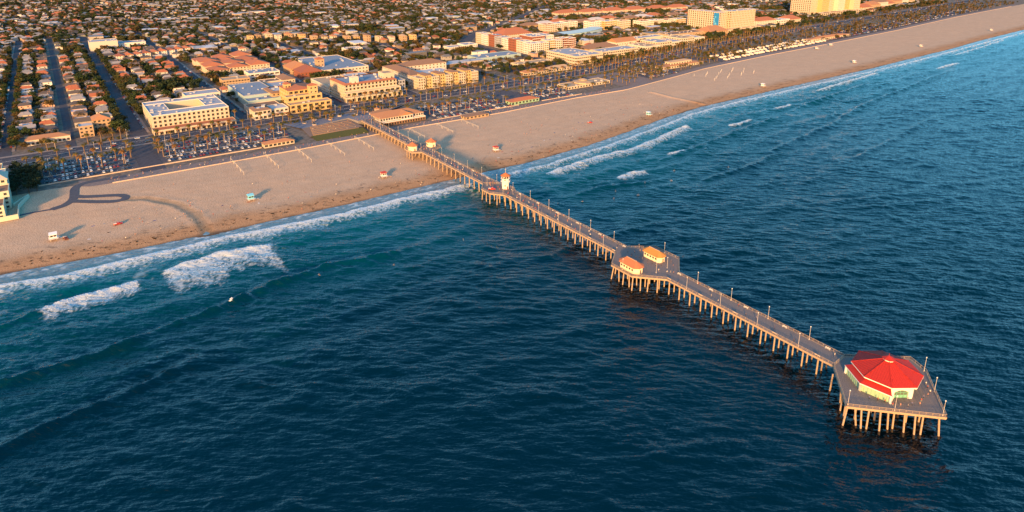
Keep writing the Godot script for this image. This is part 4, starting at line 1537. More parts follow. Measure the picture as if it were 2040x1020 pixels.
func make_buildings() -> void:
	var cream := mottled(0.490, 0.435, 0.345, 0.08, 9.0, 0.85)
	var pale := mottled(0.540, 0.500, 0.440, 0.07, 9.0, 0.85)
	var tan := mottled(0.400, 0.290, 0.190, 0.1, 8.0, 0.85)
	var gold := mottled(0.500, 0.370, 0.190, 0.08, 8.0, 0.85)
	var white := mottled(0.600, 0.580, 0.550, 0.06, 9.0, 0.8)
	var grey := mottled(0.42, 0.42, 0.44, 0.1, 9.0, 0.85)
	var mint := mottled(0.500, 0.530, 0.410, 0.06, 6.0, 0.8)
	var brick := mottled(0.250, 0.095, 0.065, 0.15, 4.0, 0.85)
	var terra := mottled(0.360, 0.140, 0.078, 0.25, 3.0, 0.9)
	var orange := mottled(0.380, 0.190, 0.100, 0.25, 3.0, 0.9)
	var brown := mottled(0.22, 0.14, 0.10, 0.25, 4.0, 0.9)
	var bluegrey := mottled(0.20, 0.245, 0.31, 0.25, 12.0, 0.85)
	var palegrey := mottled(0.30, 0.325, 0.37, 0.25, 12.0, 0.85)
	var teal := mottled(0.30, 0.42, 0.44, 0.1, 9.0, 0.8)
	var t: Node3D

	# --- seafront, from the cliff towards the pier ---
	t = building("terraced_villa", "stepped pale green villas with walled terraces on the cliff beside the beach", -312, -230, 4.0)
	volume(t, -330, -303, -199, -217, 0, 9, {"wall": mint, "ns": 3, "bay": 4.5, "ow": 1.8, "faces": "FR", "roofmat": brown})
	volume(t, -330, -300, -219, -237, 0, 13, {"wall": mint, "ns": 4, "bay": 4.5, "ow": 1.8, "faces": "FR", "roofmat": brown})
	volume(t, -330, -301, -239, -258, 0, 17, {"wall": mint, "ns": 5, "bay": 5, "ow": 2.0, "faces": "FR", "roof": "hip", "roofmat": cream})
	volume(t, -330, -303, -264, -282, 0, 13, {"wall": mint, "ns": 4, "bay": 5, "faces": "FR", "roofmat": palegrey})
	volume(t, -330, -306, -288, -306, 0, 11, {"wall": mint, "ns": 3, "bay": 5, "faces": "FR", "roofmat": brown})
	for q in [[-330, -195, -296, -195], [-296, -195, -296, -217], [-296, -217, -290, -238], [-299, -221, -290, -238]]:
		var b := MB.new()
		b.bar(Vector3(q[0] + 312, 1.2, q[1] + 230), Vector3(q[2] + 312, 1.2, q[3] + 230), 0.5, 3.4)
		part("terrace_wall", b.mesh(), mint, t)
	t = building("long_shop", "long low cream shop with orange tiled roof on the coast road corner", -274, -404)
	volume(t, -292, -257, -395, -411, 0, 5.6, {"wall": pale, "ns": 1, "bay": 3.6, "ow": 2.2, "oh": 2.4, "sill": 0.6, "roof": "hip", "roofmat": orange, "rise": 2.2})
	t = building("tan_apartment", "tan stucco cube-shaped apartments glowing orange behind the car park", -236, -410)
	volume(t, -249, -237, -398, -413, 0, 11, {"wall": tan, "ns": 3, "bay": 4.5, "roofmat": grey})
	volume(t, -236.5, -221, -408, -426, 0, 14, {"wall": tan, "ns": 4, "bay": 4, "roof": "hip", "roofmat": orange})
	t = building("court_apartment", "cream apartment block with pale roof and arcade on the coast road", -150, -400)
	var arc := {"wall": cream, "ns": 1, "bay": 5.0, "ow": 3.4, "oh": 3.2, "sill": 0.1, "deep": 1.2, "roofmat": terra, "parapet": 0.5, "units": 0}
	volume(t, -189, -111, -364, -377.6, 0, 4.6, arc)
	var apt := {"wall": cream, "ns": 4, "bay": 4.6, "ow": 2.5, "oh": 2.5, "sill": 0.7, "deep": 0.8, "roofmat": palegrey, "trim": white, "units": 5}
	volume(t, -187, -114, -378, -398, 0, 16.5, apt)
	volume(t, -187, -168, -398.2, -436, 0, 16.4, apt)
	volume(t, -133, -114, -398.2, -436, 0, 16.4, apt)
	volume(t, -187, -114, -436.2, -452, 0, 16.5, {"wall": cream, "ns": 4, "bay": 5, "faces": "L", "roofmat": palegrey, "trim": white})
	volume(t, -143, -106, -453, -476, 0, 18, {"wall": pale, "ns": 4, "bay": 5, "roofmat": palegrey})
	for k in 9:
		part("awning", shapes.box, terra, t, Vector3(-184.0 + k * 8.4 - org.x, 3.2, -363.2 - org.z), Vector3(4.6, 0.25, 1.8))
	t = building("corner_cafe", "two-storey white corner cafe with brown hipped roof at the street corner", -82, -377)
	volume(t, -91, -73, -367, -387, 0, 10.5, {"wall": pale, "ns": 2, "bay": 5, "ow": 3.4, "oh": 2.8, "deep": 1.2, "roof": "edge", "tiles": brown, "roofmat": palegrey, "units": 2})
	t = building("white_shop", "white flat-roofed shop between the corner cafe and the tall orange building", -62, -381)
	volume(t, -72.5, -53, -371, -392, 0, 8.5, {"wall": pale, "ns": 2, "bay": 5, "ow": 3, "oh": 2.2, "roofmat": grey, "awning": orange})
	t = building("brown_roof_shop", "low shop with wide brownish roof behind the corner cafe", -68, -410)
	volume(t, -88, -53, -396, -424, 0, 6.0, {"wall": pale, "ns": 1, "bay": 6, "roofmat": brown})
	t = building("grey_theatre", "blue-grey flat-roofed hall with long plain walls behind the corner shops", -62, -485)
	volume(t, -82, -44, -428, -446, 0, 8.0, {"wall": teal, "ns": 1, "bay": 9, "roofmat": bluegrey})
	volume(t, -82, -42, -446.2, -526, 0, 11.0, {"wall": teal, "ns": 2, "bay": 9, "ow": 1.2, "roofmat": bluegrey, "trim": palegrey, "units": 9})
	t = building("orange_terrace_building", "tall stepped orange-yellow building with dark balconies and red tiled roofs", -27, -400)
	var lg := {"wall": gold, "ns": 2, "bay": 6.8, "ow": 5.0, "oh": 3.0, "sill": 1.1, "deep": 2.2, "roofmat": tan, "called": "balcony_door", "units": 2}
	volume(t, -51, -3, -371, -384, 0, 10.0, lg)
	lg = lg.duplicate()
	lg.ns = 3
	volume(t, -50, -9, -384.2, -396, 0, 16.5, lg)
	lg = lg.duplicate()
	lg.ns = 4
	lg.roof = "hip"
	lg.roofmat = terra
	lg.rise = 3.0
	volume(t, -44, -13, -396.2, -432, 0, 21.5, lg)
	volume(t, -22, -12, -389, -396, 16.6, 9.5, {"wall": gold, "ns": 2, "bay": 5, "roof": "pyramid", "roofmat": terra, "rise": 2.6})
	volume(t, -43, -36, -412, -420, 21.6, 5, {"wall": gold, "ns": 1, "bay": 4, "roof": "pyramid", "roofmat": terra, "rise": 2.2})
	t = building("tan_party_block", "plain tan block with windowless side behind the orange terraces", -38, -448)
	volume(t, -52, -12, -436, -470, 0, 13, {"wall": tan, "ns": 3, "bay": 5, "faces": "F", "roof": "edge", "tiles": brown, "roofmat": grey})
	# --- beside the pier street ---
	t = building("terrace_mall", "large cream five-storey building with balconies, tiled eaves and corner turret facing the pier", 58, -415)
	var arcd := {"wall": cream, "ns": 1, "bay": 7.0, "ow": 5.6, "oh": 4.2, "sill": 0.2, "deep": 3.0, "roofmat": pale, "parapet": 1.0, "units": 0, "called": "shop_window"}
	volume(t, 21, 96, -386, -396, 0, 5.4, arcd)
	volume(t, 22, 95, -388.5, -396, 6.5, 4.2, {"wall": cream, "ns": 1, "bay": 7.0, "ow": 5.8, "oh": 3.2, "sill": 0.7, "deep": 2.6, "roofmat": pale, "parapet": 1.0, "units": 0, "called": "terrace_door"})
	volume(t, 24, 93, -396.2, -446, 0, 20.0, {"wall": cream, "ns": 5, "bay": 4.8, "ow": 3.0, "oh": 2.4, "sill": 0.9, "deep": 1.2, "roof": "edge", "tiles": terra, "roofmat": bluegrey, "balcony": 1.8, "from": 3, "units": 8})
	volume(t, 34, 43, -398, -406, 20.0, 7.5, {"wall": pale, "ns": 1, "bay": 9, "ow": 1.4, "roof": "flat", "roofmat": pale})
	volume(t, 79, 93, -402, -420, 20.0, 7.0, {"wall": cream, "ns": 1, "bay": 6, "roofmat": tan})
	t = building("annex_block", "narrow bluish white block with tall arched front beside the terrace mall", 101, -412)
	volume(t, 97, 105, -396, -430, 0, 17, {"wall": palegrey, "ns": 4, "bay": 4, "ow": 2.4, "oh": 2.6, "roofmat": bluegrey})
	t = building("yellow_hotel", "four-storey yellow hotel with many gabled bays along the coast road", 173, -440)
	for k in 9:
		var x := 127.0 + k * 10.4
		var o := {"wall": gold if k % 2 else cream, "ns": 4, "bay": 3.6, "ow": 2.0, "oh": 2.3, "deep": 0.8, "roof": "hip" if k % 2 else "flat", "roofmat": brown if k % 2 else tan, "rise": 2.2, "units": 1}
		volume(t, x, x + 10.2, -400.5 - (k % 2) * 3.0, -424, 0, 15.0 + (k % 2) * 2.6, o)
	volume(t, 127, 146, -424.2, -512, 0, 16, {"wall": pale, "ns": 4, "bay": 4.4, "faces": "L", "roof": "hip", "roofmat": brown})
	volume(t, 148, 221, -490, -512, 0, 16, {"wall": pale, "ns": 4, "bay": 6, "faces": "F", "roof": "hip", "roofmat": brown})
	volume(t, 150, 200, -440, -470, 0, 12, {"wall": pale, "ns": 3, "bay": 6, "faces": "F", "roofmat": grey})
	# pier-side restaurant
	t = building("pier_side_restaurant", "white-trimmed restaurant with broad rusty hipped roofs at the foot of the pier", 38, -280, 4.6, "restaurant")
	volume(t, 12, 62, -263, -268, 0, 3.6, {"wall": brown, "ns": 1, "bay": 3.2, "ow": 2.6, "oh": 2.4, "sill": 0.3, "deep": 1.4, "roofmat": brown, "parapet": 0.9, "trim": white, "units": 0})
	volume(t, 11, 62, -268.2, -292, 0, 7.6, {"wall": white, "ns": 2, "bay": 3.0, "ow": 2.3, "oh": 2.3, "sill": 0.8, "roof": "hip", "roofmat": orange, "rise": 4.2})
	volume(t, 34, 48, -265.5, -280, 3.6, 4.6, {"wall": white, "ns": 1, "bay": 3.6, "ow": 2.6, "oh": 2.6, "sill": 0.9, "roof": "gable", "roofmat": orange, "rise": 3.4})
	volume(t, 14, 40, -292.2, -304, 0, 6.4, {"wall": pale, "ns": 1, "bay": 5, "roof": "hip", "roofmat": brown})
	t = building("plaza_turret", "small cream turret kiosk at the head of the pier plaza", 27, -312, 7.0, "kiosk")
	volume(t, 25, 29, -310, -314, 0, 5.0, {"wall": cream, "ns": 1, "bay": 4, "ow": 1.4, "roof": "pyramid", "roofmat": orange, "rise": 1.6})
	# beach snack bars
	t = building("beach_snack_bar", "low beach snack bar with orange hipped roof beside the nets", -97, -264, 4.3, "snack bar")
	volume(t, -111, -83, -259, -268, 0, 3.6, {"wall": cream, "ns": 1, "bay": 4, "ow": 3.0, "oh": 2.2, "sill": 0.8, "deep": 0.8, "roof": "hip", "roofmat": orange, "rise": 2.0})
	t = building("green_snack_bar", "beach snack bar with red roof and green walls by the second car park", 198, -268, 4.3, "snack bar")
	volume(t, 177, 219, -261, -273, 0, 4.0, {"wall": mottled(0.25, 0.42, 0.30, 0.1, 6.0), "ns": 1, "bay": 5, "ow": 3.4, "oh": 2.3, "sill": 0.8, "deep": 0.8, "roof": "hip", "roofmat": terra, "rise": 2.8})
	t = building("brown_snack_bar", "low flat brown snack bar on the sand edge beyond the pier restaurant", 113, -242, 3.9, "snack bar")
	volume(t, 98, 128, -237, -248, 0, 3.2, {"wall": tan, "ns": 1, "bay": 5, "ow": 3, "oh": 1.8, "roof": "hip", "roofmat": brown, "rise": 1.4})
	t = building("octagon_cafe", "seaside cafe with octagonal two-tier tan roof on a walled terrace", 326, -300, 4.4, "cafe")
	volume(t, 290, 366, -288, -312, 0, 3.4, {"wall": cream, "ns": 1, "bay": 5, "ow": 3.4, "oh": 2.2, "sill": 0.6, "deep": 0.8, "roofmat": tan, "parapet": 0.6})
	for k in 2:
		var b := MB.new()
		var e := octagon(Vector2(326 - org.x, -300 - org.z), 15.0 - k * 8.0, 0.39)
		var c := Vector2(326 - org.x, -300 - org.z)
		b.prism(octagon(c, 12.5 - k * 7.0, 0.39), 3.4 + k * 2.6, 5.6 + k * 2.6)
		part("drum_wall", b.mesh(), cream, t)
		b = MB.new()
		for i in 8:
			var p := e[i]
			var q := e[(i + 1) % 8]
			var c1 := p.lerp(c, 0.62)
			var c2 := q.lerp(c, 0.62)
			b.quad(Vector3(q.x, 5.4 + k * 2.6, q.y), Vector3(p.x, 5.4 + k * 2.6, p.y), Vector3(c1.x, 7.2 + k * 2.2, c1.y), Vector3(c2.x, 7.2 + k * 2.2, c2.y))
			b.tri(Vector3(c2.x, 7.2 + k * 2.2, c2.y), Vector3(c1.x, 7.2 + k * 2.2, c1.y), Vector3(c.x, 7.6 + k * 2.2, c.y))
		part("roof", b.mesh(), tan, t)
	t = building("beach_pavilion", "two-level tan beach pavilion with orange-lit roofs past the octagonal cafe", 555, -322, 4.4, "pavilion")
	volume(t, 505, 600, -312, -330, 0, 4.0, {"wall": cream, "ns": 1, "bay": 6, "ow": 4, "oh": 2.6, "sill": 0.5, "deep": 1.0, "roof": "hip", "roofmat": orange, "rise": 2.2})
	volume(t, 525, 575, -316, -328, 4.2, 4.6, {"wall": cream, "ns": 1, "bay": 6, "ow": 3, "oh": 2, "roof": "hip", "roofmat": tan, "rise": 2.0})
	t = building("shower_block", "long low beach building with orange roof beyond the camper lot", 1056, -356, 4.4)
	volume(t, 976, 1136, -346, -358, 0, 5.0, {"wall": cream, "ns": 1, "bay": 8, "ow": 4, "oh": 2.6, "deep": 0.8, "roof": "hip", "roofmat": orange, "rise": 3.0})

	# --- town centre behind the seafront ---
	t = building("tiled_mall", "sprawling town block of terracotta roofs with cream walls", -34, -725)
	var mall := {"wall": cream, "ns": 3, "bay": 5.0, "ow": 2.0, "oh": 1.9, "roof": "hip", "roofmat": terra, "rise": 4.0}
	for r in 4:
		for c in 3:
			var m := mall.duplicate()
			m.faces = "FL" if r == 0 and c == 0 else "F" if r == 0 else "L" if c == 0 else ""
			m.rise = 3.0 + (r * 2 + c) % 3
			volume(t, -77 + c * 28.5, -49.5 + c * 28.5, -655 - r * 34.0 - (c % 2) * 3.0, -686 - r * 34.0, 0, 9.5 + ((r + c) % 3) * 1.6, m)
	volume(t, -2, 8, -790, -800, 0, 19, {"wall": pale, "ns": 4, "bay": 5, "roof": "pyramid", "roofmat": terra})
	t = building("tan_office", "two-storey tan offices with dark window bands before the tiled mall", -59, -586)
	volume(t, -77, -42, -576, -598, 0, 8, {"wall": tan, "ns": 2, "bay": 4, "ow": 3.0, "oh": 1.8, "deep": 0.9, "roofmat": tan})
	t = building("white_garage", "white parking garage with bluish decks beside the tan offices", -14, -615)
	volume(t, -36, 6, -600, -632, 0, 9, {"wall": white, "ns": 2, "bay": 7, "ow": 6, "oh": 2.2, "deep": 2.0, "roofmat": bluegrey, "units": 12})
	t = building("street_shops", "row of tan and brown roofed shops along the pier street", -18, -545)
	volume(t, -38, -12, -532, -552, 0, 8, {"wall": pale, "ns": 2, "bay": 4, "roofmat": brown})
	volume(t, -11.8, 5, -528, -560, 0, 9.5, {"wall": cream, "ns": 2, "bay": 4, "roof": "hip", "roofmat": brown})
	volume(t, -38, -14, -484, -520, 0, 9, {"wall": tan, "ns": 2, "bay": 5, "roofmat": palegrey})
	t = building("beige_shop", "beige flat-roofed shop block with white awnings across from the terrace mall", 70, -490)
	volume(t, 24, 66, -452, -520, 0, 8, {"wall": pale, "ns": 2, "bay": 5, "roofmat": tan, "awning": white})
	volume(t, 66.2, 100, -456, -520, 0, 9, {"wall": tan, "ns": 2, "bay": 5, "roofmat": grey})
	t = building("arcade_garage", "broad grey garage with a pale deck roof, arcade windows and a tan tower", 92, -625)
	volume(t, 58, 128, -564, -690, 0, 9, {"wall": pale, "ns": 2, "bay": 5.4, "ow": 2.6, "oh": 2.0, "deep": 0.8, "roofmat": bluegrey, "units": 14})
	volume(t, 62, 73, -600, -611, 9.2, 11, {"wall": tan, "ns": 2, "bay": 6, "roof": "pyramid", "roofmat": terra})
	volume(t, 26, 56, -566, -600, 0, 9, {"wall": brick, "ns": 2, "bay": 5, "roof": "hip", "roofmat": brick})
	volume(t, 26, 56, -610, -650, 0, 8, {"wall": tan, "ns": 2, "bay": 5, "roof": "hip", "roofmat": orange})
	t = building("white_cube_office", "small white cube office with square windows behind the garage", 175, -742)
	volume(t, 160, 191, -733, -752, 0, 10.5, {"wall": white, "ns": 3, "bay": 4, "roofmat": palegrey})
	t = building("white_flats", "white flats with stepped roofs by the bend of the avenue", 348, -662)
	volume(t, 321, 352, -651, -672, 0, 9, {"wall": white, "ns": 3, "bay": 4, "roofmat": palegrey})
	volume(t, 352.2, 380, -648, -675, 0, 11, {"wall": white, "ns": 3, "bay": 4, "roofmat": palegrey})
	t = building("teal_hall", "pale teal hall with ribbed side walls and a round drum", 340, -540)
	volume(t, 300, 384, -520, -556, 0, 9, {"wall": teal, "ns": 1, "bay": 4, "ow": 1.2, "oh": 4.5, "sill": 1.5, "roofmat": bluegrey})
	var drum := MB.new()
	drum.prism(octagon(Vector2(308 - org.x, -508 - org.z), 9.0, 0.0, 20), 0.0, 5.0)
	part("drum", drum.mesh(), bluegrey, t)
	t = building("roadside_diner", "low tan roadside diner with lit sign band near the avenue", 365, -465)
	volume(t, 330, 398, -455, -475, 0, 5.0, {"wall": cream, "ns": 1, "bay": 6, "ow": 4, "oh": 2.4, "roofmat": tan})
	t = building("thatched_cafe", "low golden-brown roofed cafe on the town side of the coast road", 330, -404)
	volume(t, 300, 345, -396, -410, 0, 4.5, {"wall": cream, "ns": 1, "bay": 5, "ow": 3, "oh": 2.2, "roof": "hip", "roofmat": orange})
	volume(t, 350, 392, -398, -412, 0, 4.5, {"wall": cream, "ns": 1, "bay": 5, "ow": 3, "oh": 2.2, "roof": "hip", "roofmat": tan})

	# --- beyond the avenue ---
	t = building("corner_showroom", "three-storey white and gold corner building with banded windows", 445, -455)
	volume(t, 416, 475, -416, -440, 0, 14.5, {"wall": cream, "ns": 3, "bay": 4.2, "ow": 3.6, "oh": 1.8, "deep": 0.6, "roofmat": palegrey, "units": 8})
	volume(t, 420, 475, -440.2, -496, 0, 14.0, {"wall": cream, "ns": 3, "bay": 5, "ow": 4.2, "oh": 1.8, "deep": 0.6, "roofmat": palegrey, "units": 10})
	t = building("gold_office", "gold banded office beside the white corner showroom", 534, -452)
	volume(t, 491, 578, -435, -466, 0, 12.5, {"wall": cream, "ns": 3, "bay": 5, "ow": 4.2, "oh": 1.8, "deep": 0.6, "roofmat": palegrey, "units": 8})
	t = building("gabled_hall", "cream hall with terracotta gabled roof behind the gold office", 624, -521)
	volume(t, 597, 651, -508, -532, 0, 12, {"wall": pale, "ns": 2, "bay": 7, "roof": "gable", "roofmat": orange, "rise": 6})
	volume(t, 520, 596, -500, -528, 0, 7, {"wall": tan, "ns": 1, "bay": 8, "roof": "hip", "roofmat": brown})
	t = building("coast_offices", "long stepped gold and white offices along the coast road", 706, -478)
	for k in 5:
		var x := 608.0 + k * 40.0
		volume(t, x, x + 38.5, -446 - k * 6, -490 - k * 6, 0, 10.0 + (k % 2) * 3.5, {"wall": cream if k % 2 else pale, "ns": 2 + k % 2, "bay": 6, "ow": 4.6, "oh": 2.0, "deep": 0.8, "roofmat": palegrey if k % 3 else tan, "units": 6})
	t = building("ribbed_halls", "pale flat-roofed sheds behind the coast offices", 730, -560)
	volume(t, 660, 760, -536, -560, 0, 9, {"wall": pale, "ns": 1, "bay": 9, "roofmat": palegrey, "units": 10})
	volume(t, 770, 880, -530, -560, 0, 10, {"wall": tan, "ns": 2, "bay": 9, "roofmat": brown})
	volume(t, 890, 950, -520, -560, 0, 9, {"wall": tan, "ns": 2, "bay": 8, "roof": "hip", "roofmat": orange})
	t = building("red_white_apartment", "large apartment complex of alternating white, red and cream fronts", 480, -620)
	for k in 8:
		var z := -545.0 - k * 22.5
		var o := {"wall": [white, pale, brick, white, palegrey, brick, white, cream][k], "ns": 5, "bay": 4.4, "ow": 2.7, "oh": 2.3, "deep": 0.7, "faces": "FL" if k == 0 else "L", "roofmat": palegrey, "units": 3}
		volume(t, 424 + (k % 2) * 1.5, 446, z, z - 22.3, 0, 19 + (k % 3) * 1.5, o)
	for k in 5:
		var x := 447.0 + k * 19.5
		volume(t, x, x + 19.3, -546 - (k % 2) * 2.5 - k * 4.0, -566 - k * 4.0, 0, 18.5 + (k % 2) * 2.0, {"wall": [cream, gold, cream, brick, brick][k], "ns": 5, "bay": 4.8, "ow": 2.8, "oh": 2.0, "deep": 0.9, "roofmat": palegrey, "units": 2, "balcony": 1.2 if k > 2 else 0.05, "trim": white})
	volume(t, 470, 500, -600, -640, 0, 22, {"wall": brick, "ns": 5, "bay": 5, "faces": "FL", "roofmat": palegrey, "balcony": 1.0, "trim": white})
	volume(t, 502, 530, -610, -650, 0, 20, {"wall": white, "ns": 5, "bay": 5, "faces": "FL", "roofmat": palegrey})
	volume(t, 462, 530, -680, -720, 0, 18, {"wall": pale, "ns": 5, "bay": 5, "faces": "F", "roof": "hip", "roofmat": terra})
	t = building("canopy_hall", "hall under a sweeping pale blue curved roof beside the lawn", 690, -690)
	var sweep := MB.new()
	for k in 12:
		var f0 := k / 12.0
		var f1 := (k + 1) / 12.0
		var x0 := lerpf(-70, 78, f0)
		var x1 := lerpf(-70, 78, f1)
		var za := 12.0 - 44.0 * f0 * f0
		var zb := 12.0 - 44.0 * f1 * f1
		sweep.quad(Vector3(x0, 7.5, za), Vector3(x1, 7.5, zb), Vector3(x1, 9.0, zb - 30), Vector3(x0, 9.0, za - 30))
		sweep.quad(Vector3(x0, 0, za - 2), Vector3(x1, 0, zb - 2), Vector3(x1, 7.3, zb - 2), Vector3(x0, 7.3, za - 2))
	part("curved_roof", sweep.mesh(), mottled(0.42, 0.58, 0.62, 0.1, 14.0), t)
	taken.append(Rect2(615, -760, 160, 90))
	for g in [["crescent_apartment", "terraced white and orange apartments along the upper edge of the lawn", [[640, 672, -772, 17], [674, 706, -776, 17], [708, 742, -780, 18]]], ["crescent_apartment", "yellow fronted apartments in the middle of the crescent above the lawn", [[750, 782, -742, 19], [784, 816, -730, 19], [818, 850, -716, 19]]], ["crescent_apartment", "pale apartments at the hotel end of the crescent", [[858, 892, -690, 18], [894, 930, -684, 18], [932, 968, -680, 17], [970, 1000, -676, 17]]]]:
		t = building(g[0], g[1], (g[2][0][0] + g[2][-1][1]) * 0.5, g[2][1][2] - 12)
		for k in g[2].size():
			var q: Array = g[2][k]
			volume(t, q[0], q[1], q[2], q[2] - 26, 0, q[3], {"wall": [cream, gold, white, pale][(k + int(q[0])) % 4], "ns": 4, "bay": 5.2, "ow": 3.4, "oh": 2.2, "deep": 1.1, "balcony": 1.0, "trim": white, "roofmat": palegrey if k % 2 else terra, "units": 3})
	for k in 10:
		t = building("long_villa_row", "row of low grey roofed homes behind the crescent, %s from the avenue" % nth(k + 1), 700 + k * 50, -850)
		volume(t, 640 + k * 52, 686 + k * 52, -850 - (k % 3) * 14 + k * 4, -872 - (k % 3) * 14 + k * 4, 0, 8, {"wall": pale if k % 2 else tan, "ns": 2, "bay": 6, "roof": "hip", "roofmat": [brown, grey, terra][k % 3]})
	for k in 6:
		t = building("rose_apartment", "long pink-roofed apartment slab far inland, %s from the avenue" % nth(k + 1), 900 + k * 75, -1000)
		volume(t, 870 + k * 78, 940 + k * 78, -1000 + k * 12, -1030 + k * 12, 0, 12, {"wall": cream, "ns": 3, "bay": 7, "roof": "hip", "roofmat": terra})
	# hotels
	t = building("mural_hotel", "nine-storey golden hotel with a tall blue mural on its front", 1018, -580, LAND, "hotel")
	volume(t, 955, 1084, -528, -540, 0, 7, {"wall": cream, "ns": 1, "bay": 8, "ow": 6, "oh": 4, "deep": 1.5, "roofmat": tan})
	volume(t, 985, 1076, -540.2, -566, 0, 45, {"wall": cream, "ns": 9, "bay": 5.6, "ow": 3.4, "oh": 3.4, "sill": 0.8, "deep": 1.6, "roofmat": palegrey, "called": "balcony_door", "units": 6})
	volume(t, 960, 984.8, -548, -640, 0, 43, {"wall": cream, "ns": 9, "bay": 6.0, "ow": 3.4, "oh": 3.4, "sill": 0.8, "deep": 1.6, "roofmat": palegrey, "called": "balcony_door", "units": 4})
	var mural := MB.new()
	mural.box(Vector3(-0.25, 6, -7), Vector3(0, 42, 7))
	var mp := part("mural", mural.mesh(), paint(0.02, 0.20, 0.48), t, Vector3(959.9 - org.x, 0, -560 - org.z))
	mural = MB.new()
	for k in 6:
		mural.tube(Vector3(-0.4, 8 + k * 5, -3 + sin(k * 1.3) * 3), Vector3(-0.3, 8 + k * 5, -3 + sin(k * 1.3) * 3), 3.4 - k * 0.3, 3.4 - k * 0.3, 12)
	part("mural_shape", mural.mesh(), paint(0.12, 0.40, 0.62), mp)
	t = building("beach_tower_hotel", "huge twelve-storey golden hotel tower cut by the top of the picture", 1575, -660, LAND, "hotel")
	for k in 6:
		var x := 1470.0 + k * 36.0
		volume(t, x, x + 35.6, -630 + (k % 2) * 9 + k * 4, -690 + k * 4, 0, 62 + (k % 3) * 4, {"wall": [cream, gold, cream, pale, gold, cream][k], "ns": 12, "bay": 6.0, "ow": 3.4, "oh": 3.4, "sill": 1.0, "deep": 1.6, "roofmat": tan, "called": "balcony_door", "units": 1, "faces": "FL" if k == 0 else "F"})
	volume(t, 1460, 1700, -590, -614, 0, 9, {"wall": cream, "ns": 2, "bay": 10, "ow": 7, "oh": 3, "roofmat": tan})
	t = building("red_roof_club", "low white clubhouse with red roof patches between the two hotels", 1180, -570)
	volume(t, 1120, 1190, -556, -584, 0, 14, {"wall": pale, "ns": 3, "bay": 7, "roof": "hip", "roofmat": terra})
	volume(t, 1192, 1240, -550, -580, 0, 12, {"wall": white, "ns": 2, "bay": 7, "ow": 4, "oh": 3, "roof": "flat", "roofmat": palegrey})
	volume(t, 1242, 1300, -556, -590, 0, 10, {"wall": cream, "ns": 2, "bay": 7, "roof": "hip", "roofmat": terra})
	for k in 7:
		t = building("resort_villa", "tan resort building beyond the hotel tower, %s along the coast road" % nth(k + 1), 1740 + k * 66, -640)
		volume(t, 1720 + k * 66, 1776 + k * 66, -606 - k * 8, -640 - k * 8, 0, 12 + (k % 3) * 4, {"wall": [cream, tan, pale][k % 3], "ns": 3, "bay": 7, "roof": "hip", "roofmat": [terra, orange, brown][k % 3]})
	# --- inland landmarks ---
	t = building("cream_hall", "big plain cream hall among the trees at the head of the wide street", -178, -1070)
	volume(t, -200, -156, -1040, -1075, 0, 17, {"wall": pale, "ns": 1, "bay": 20, "ow": 0.8, "oh": 0.8, "roofmat": palegrey})
	volume(t, -154, -110, -1050, -1080, 0, 10, {"wall": white, "ns": 2, "bay": 8, "roofmat": bluegrey})
	for k in 9:
		t = building("town_house", "white town house with red roof in the diagonal row, %s from the wide street" % nth(k + 1), -166 + k * 13, -905 - k * 4)
		volume(t, -173 + k * 13.2, -160.5 + k * 13.2, -892 - k * 4.2, -912 - k * 4.2, 0, 9, {"wall": white, "ns": 3, "bay": 4, "ow": 1.4, "oh": 1.4, "roof": "gable" if k % 2 else "hip", "roofmat": terra if k % 3 else brick, "rise": 3})
	for k in 16:
		var f := k / 15.0
		var x := lerpf(70, 335, f) + rng.randf_range(-3, 3)
		var z := lerpf(-1008, -812, f) + rng.randf_range(-14, 10)
		t = building("sunlit_condominium", "sunlit condominium block inland, %s in its row from the tiled mall" % nth(k + 1), x, z - 10)
		var w := rng.randf_range(5.5, 8.5)
		var h := rng.randf_range(9.0, 14.5)
		volume(t, x - w, x + w * 0.4, z, z - 18, 0, h, {"wall": [gold, tan, cream, pale, tan][k % 5], "ns": 3, "bay": 4.2, "ow": 2.0, "oh": 1.8, "roof": "hip" if k % 3 else "flat", "roofmat": [orange, brown, tan, brown][k % 4]})
		volume(t, x + w * 0.4 + 0.2, x + w, z - 4, z - 20, 0, h - 2.5, {"wall": [cream, gold, tan][k % 3], "ns": 3, "bay": 4.2, "ow": 1.8, "oh": 1.6, "roof": "gable", "roofmat": [brown, terra, orange][k % 3]})

# ---------- houses ----------
const WALLS := [[0.60, 0.54, 0.46, "cream"], [0.70, 0.68, 0.65, "white"], [0.42, 0.32, 0.22, "tan"], [0.36, 0.36, 0.38, "grey"], [0.56, 0.38, 0.30, "pinkish"], [0.24, 0.19, 0.16, "brown"], [0.42, 0.46, 0.44, "pale green"]]
const ROOFS := [[0.10, 0.085, 0.08, "dark brown"], [0.20, 0.205, 0.22, "grey"], [0.36, 0.12, 0.06, "terracotta"], [0.07, 0.07, 0.08, "charcoal"], [0.26, 0.255, 0.265, "light grey"], [0.42, 0.43, 0.46, "pale flat"]]

func free_spot(x: float, z: float, r: float) -> bool:
	for q in taken:
		if q.grow(r).has_point(Vector2(x, z)):
			return false
	return true

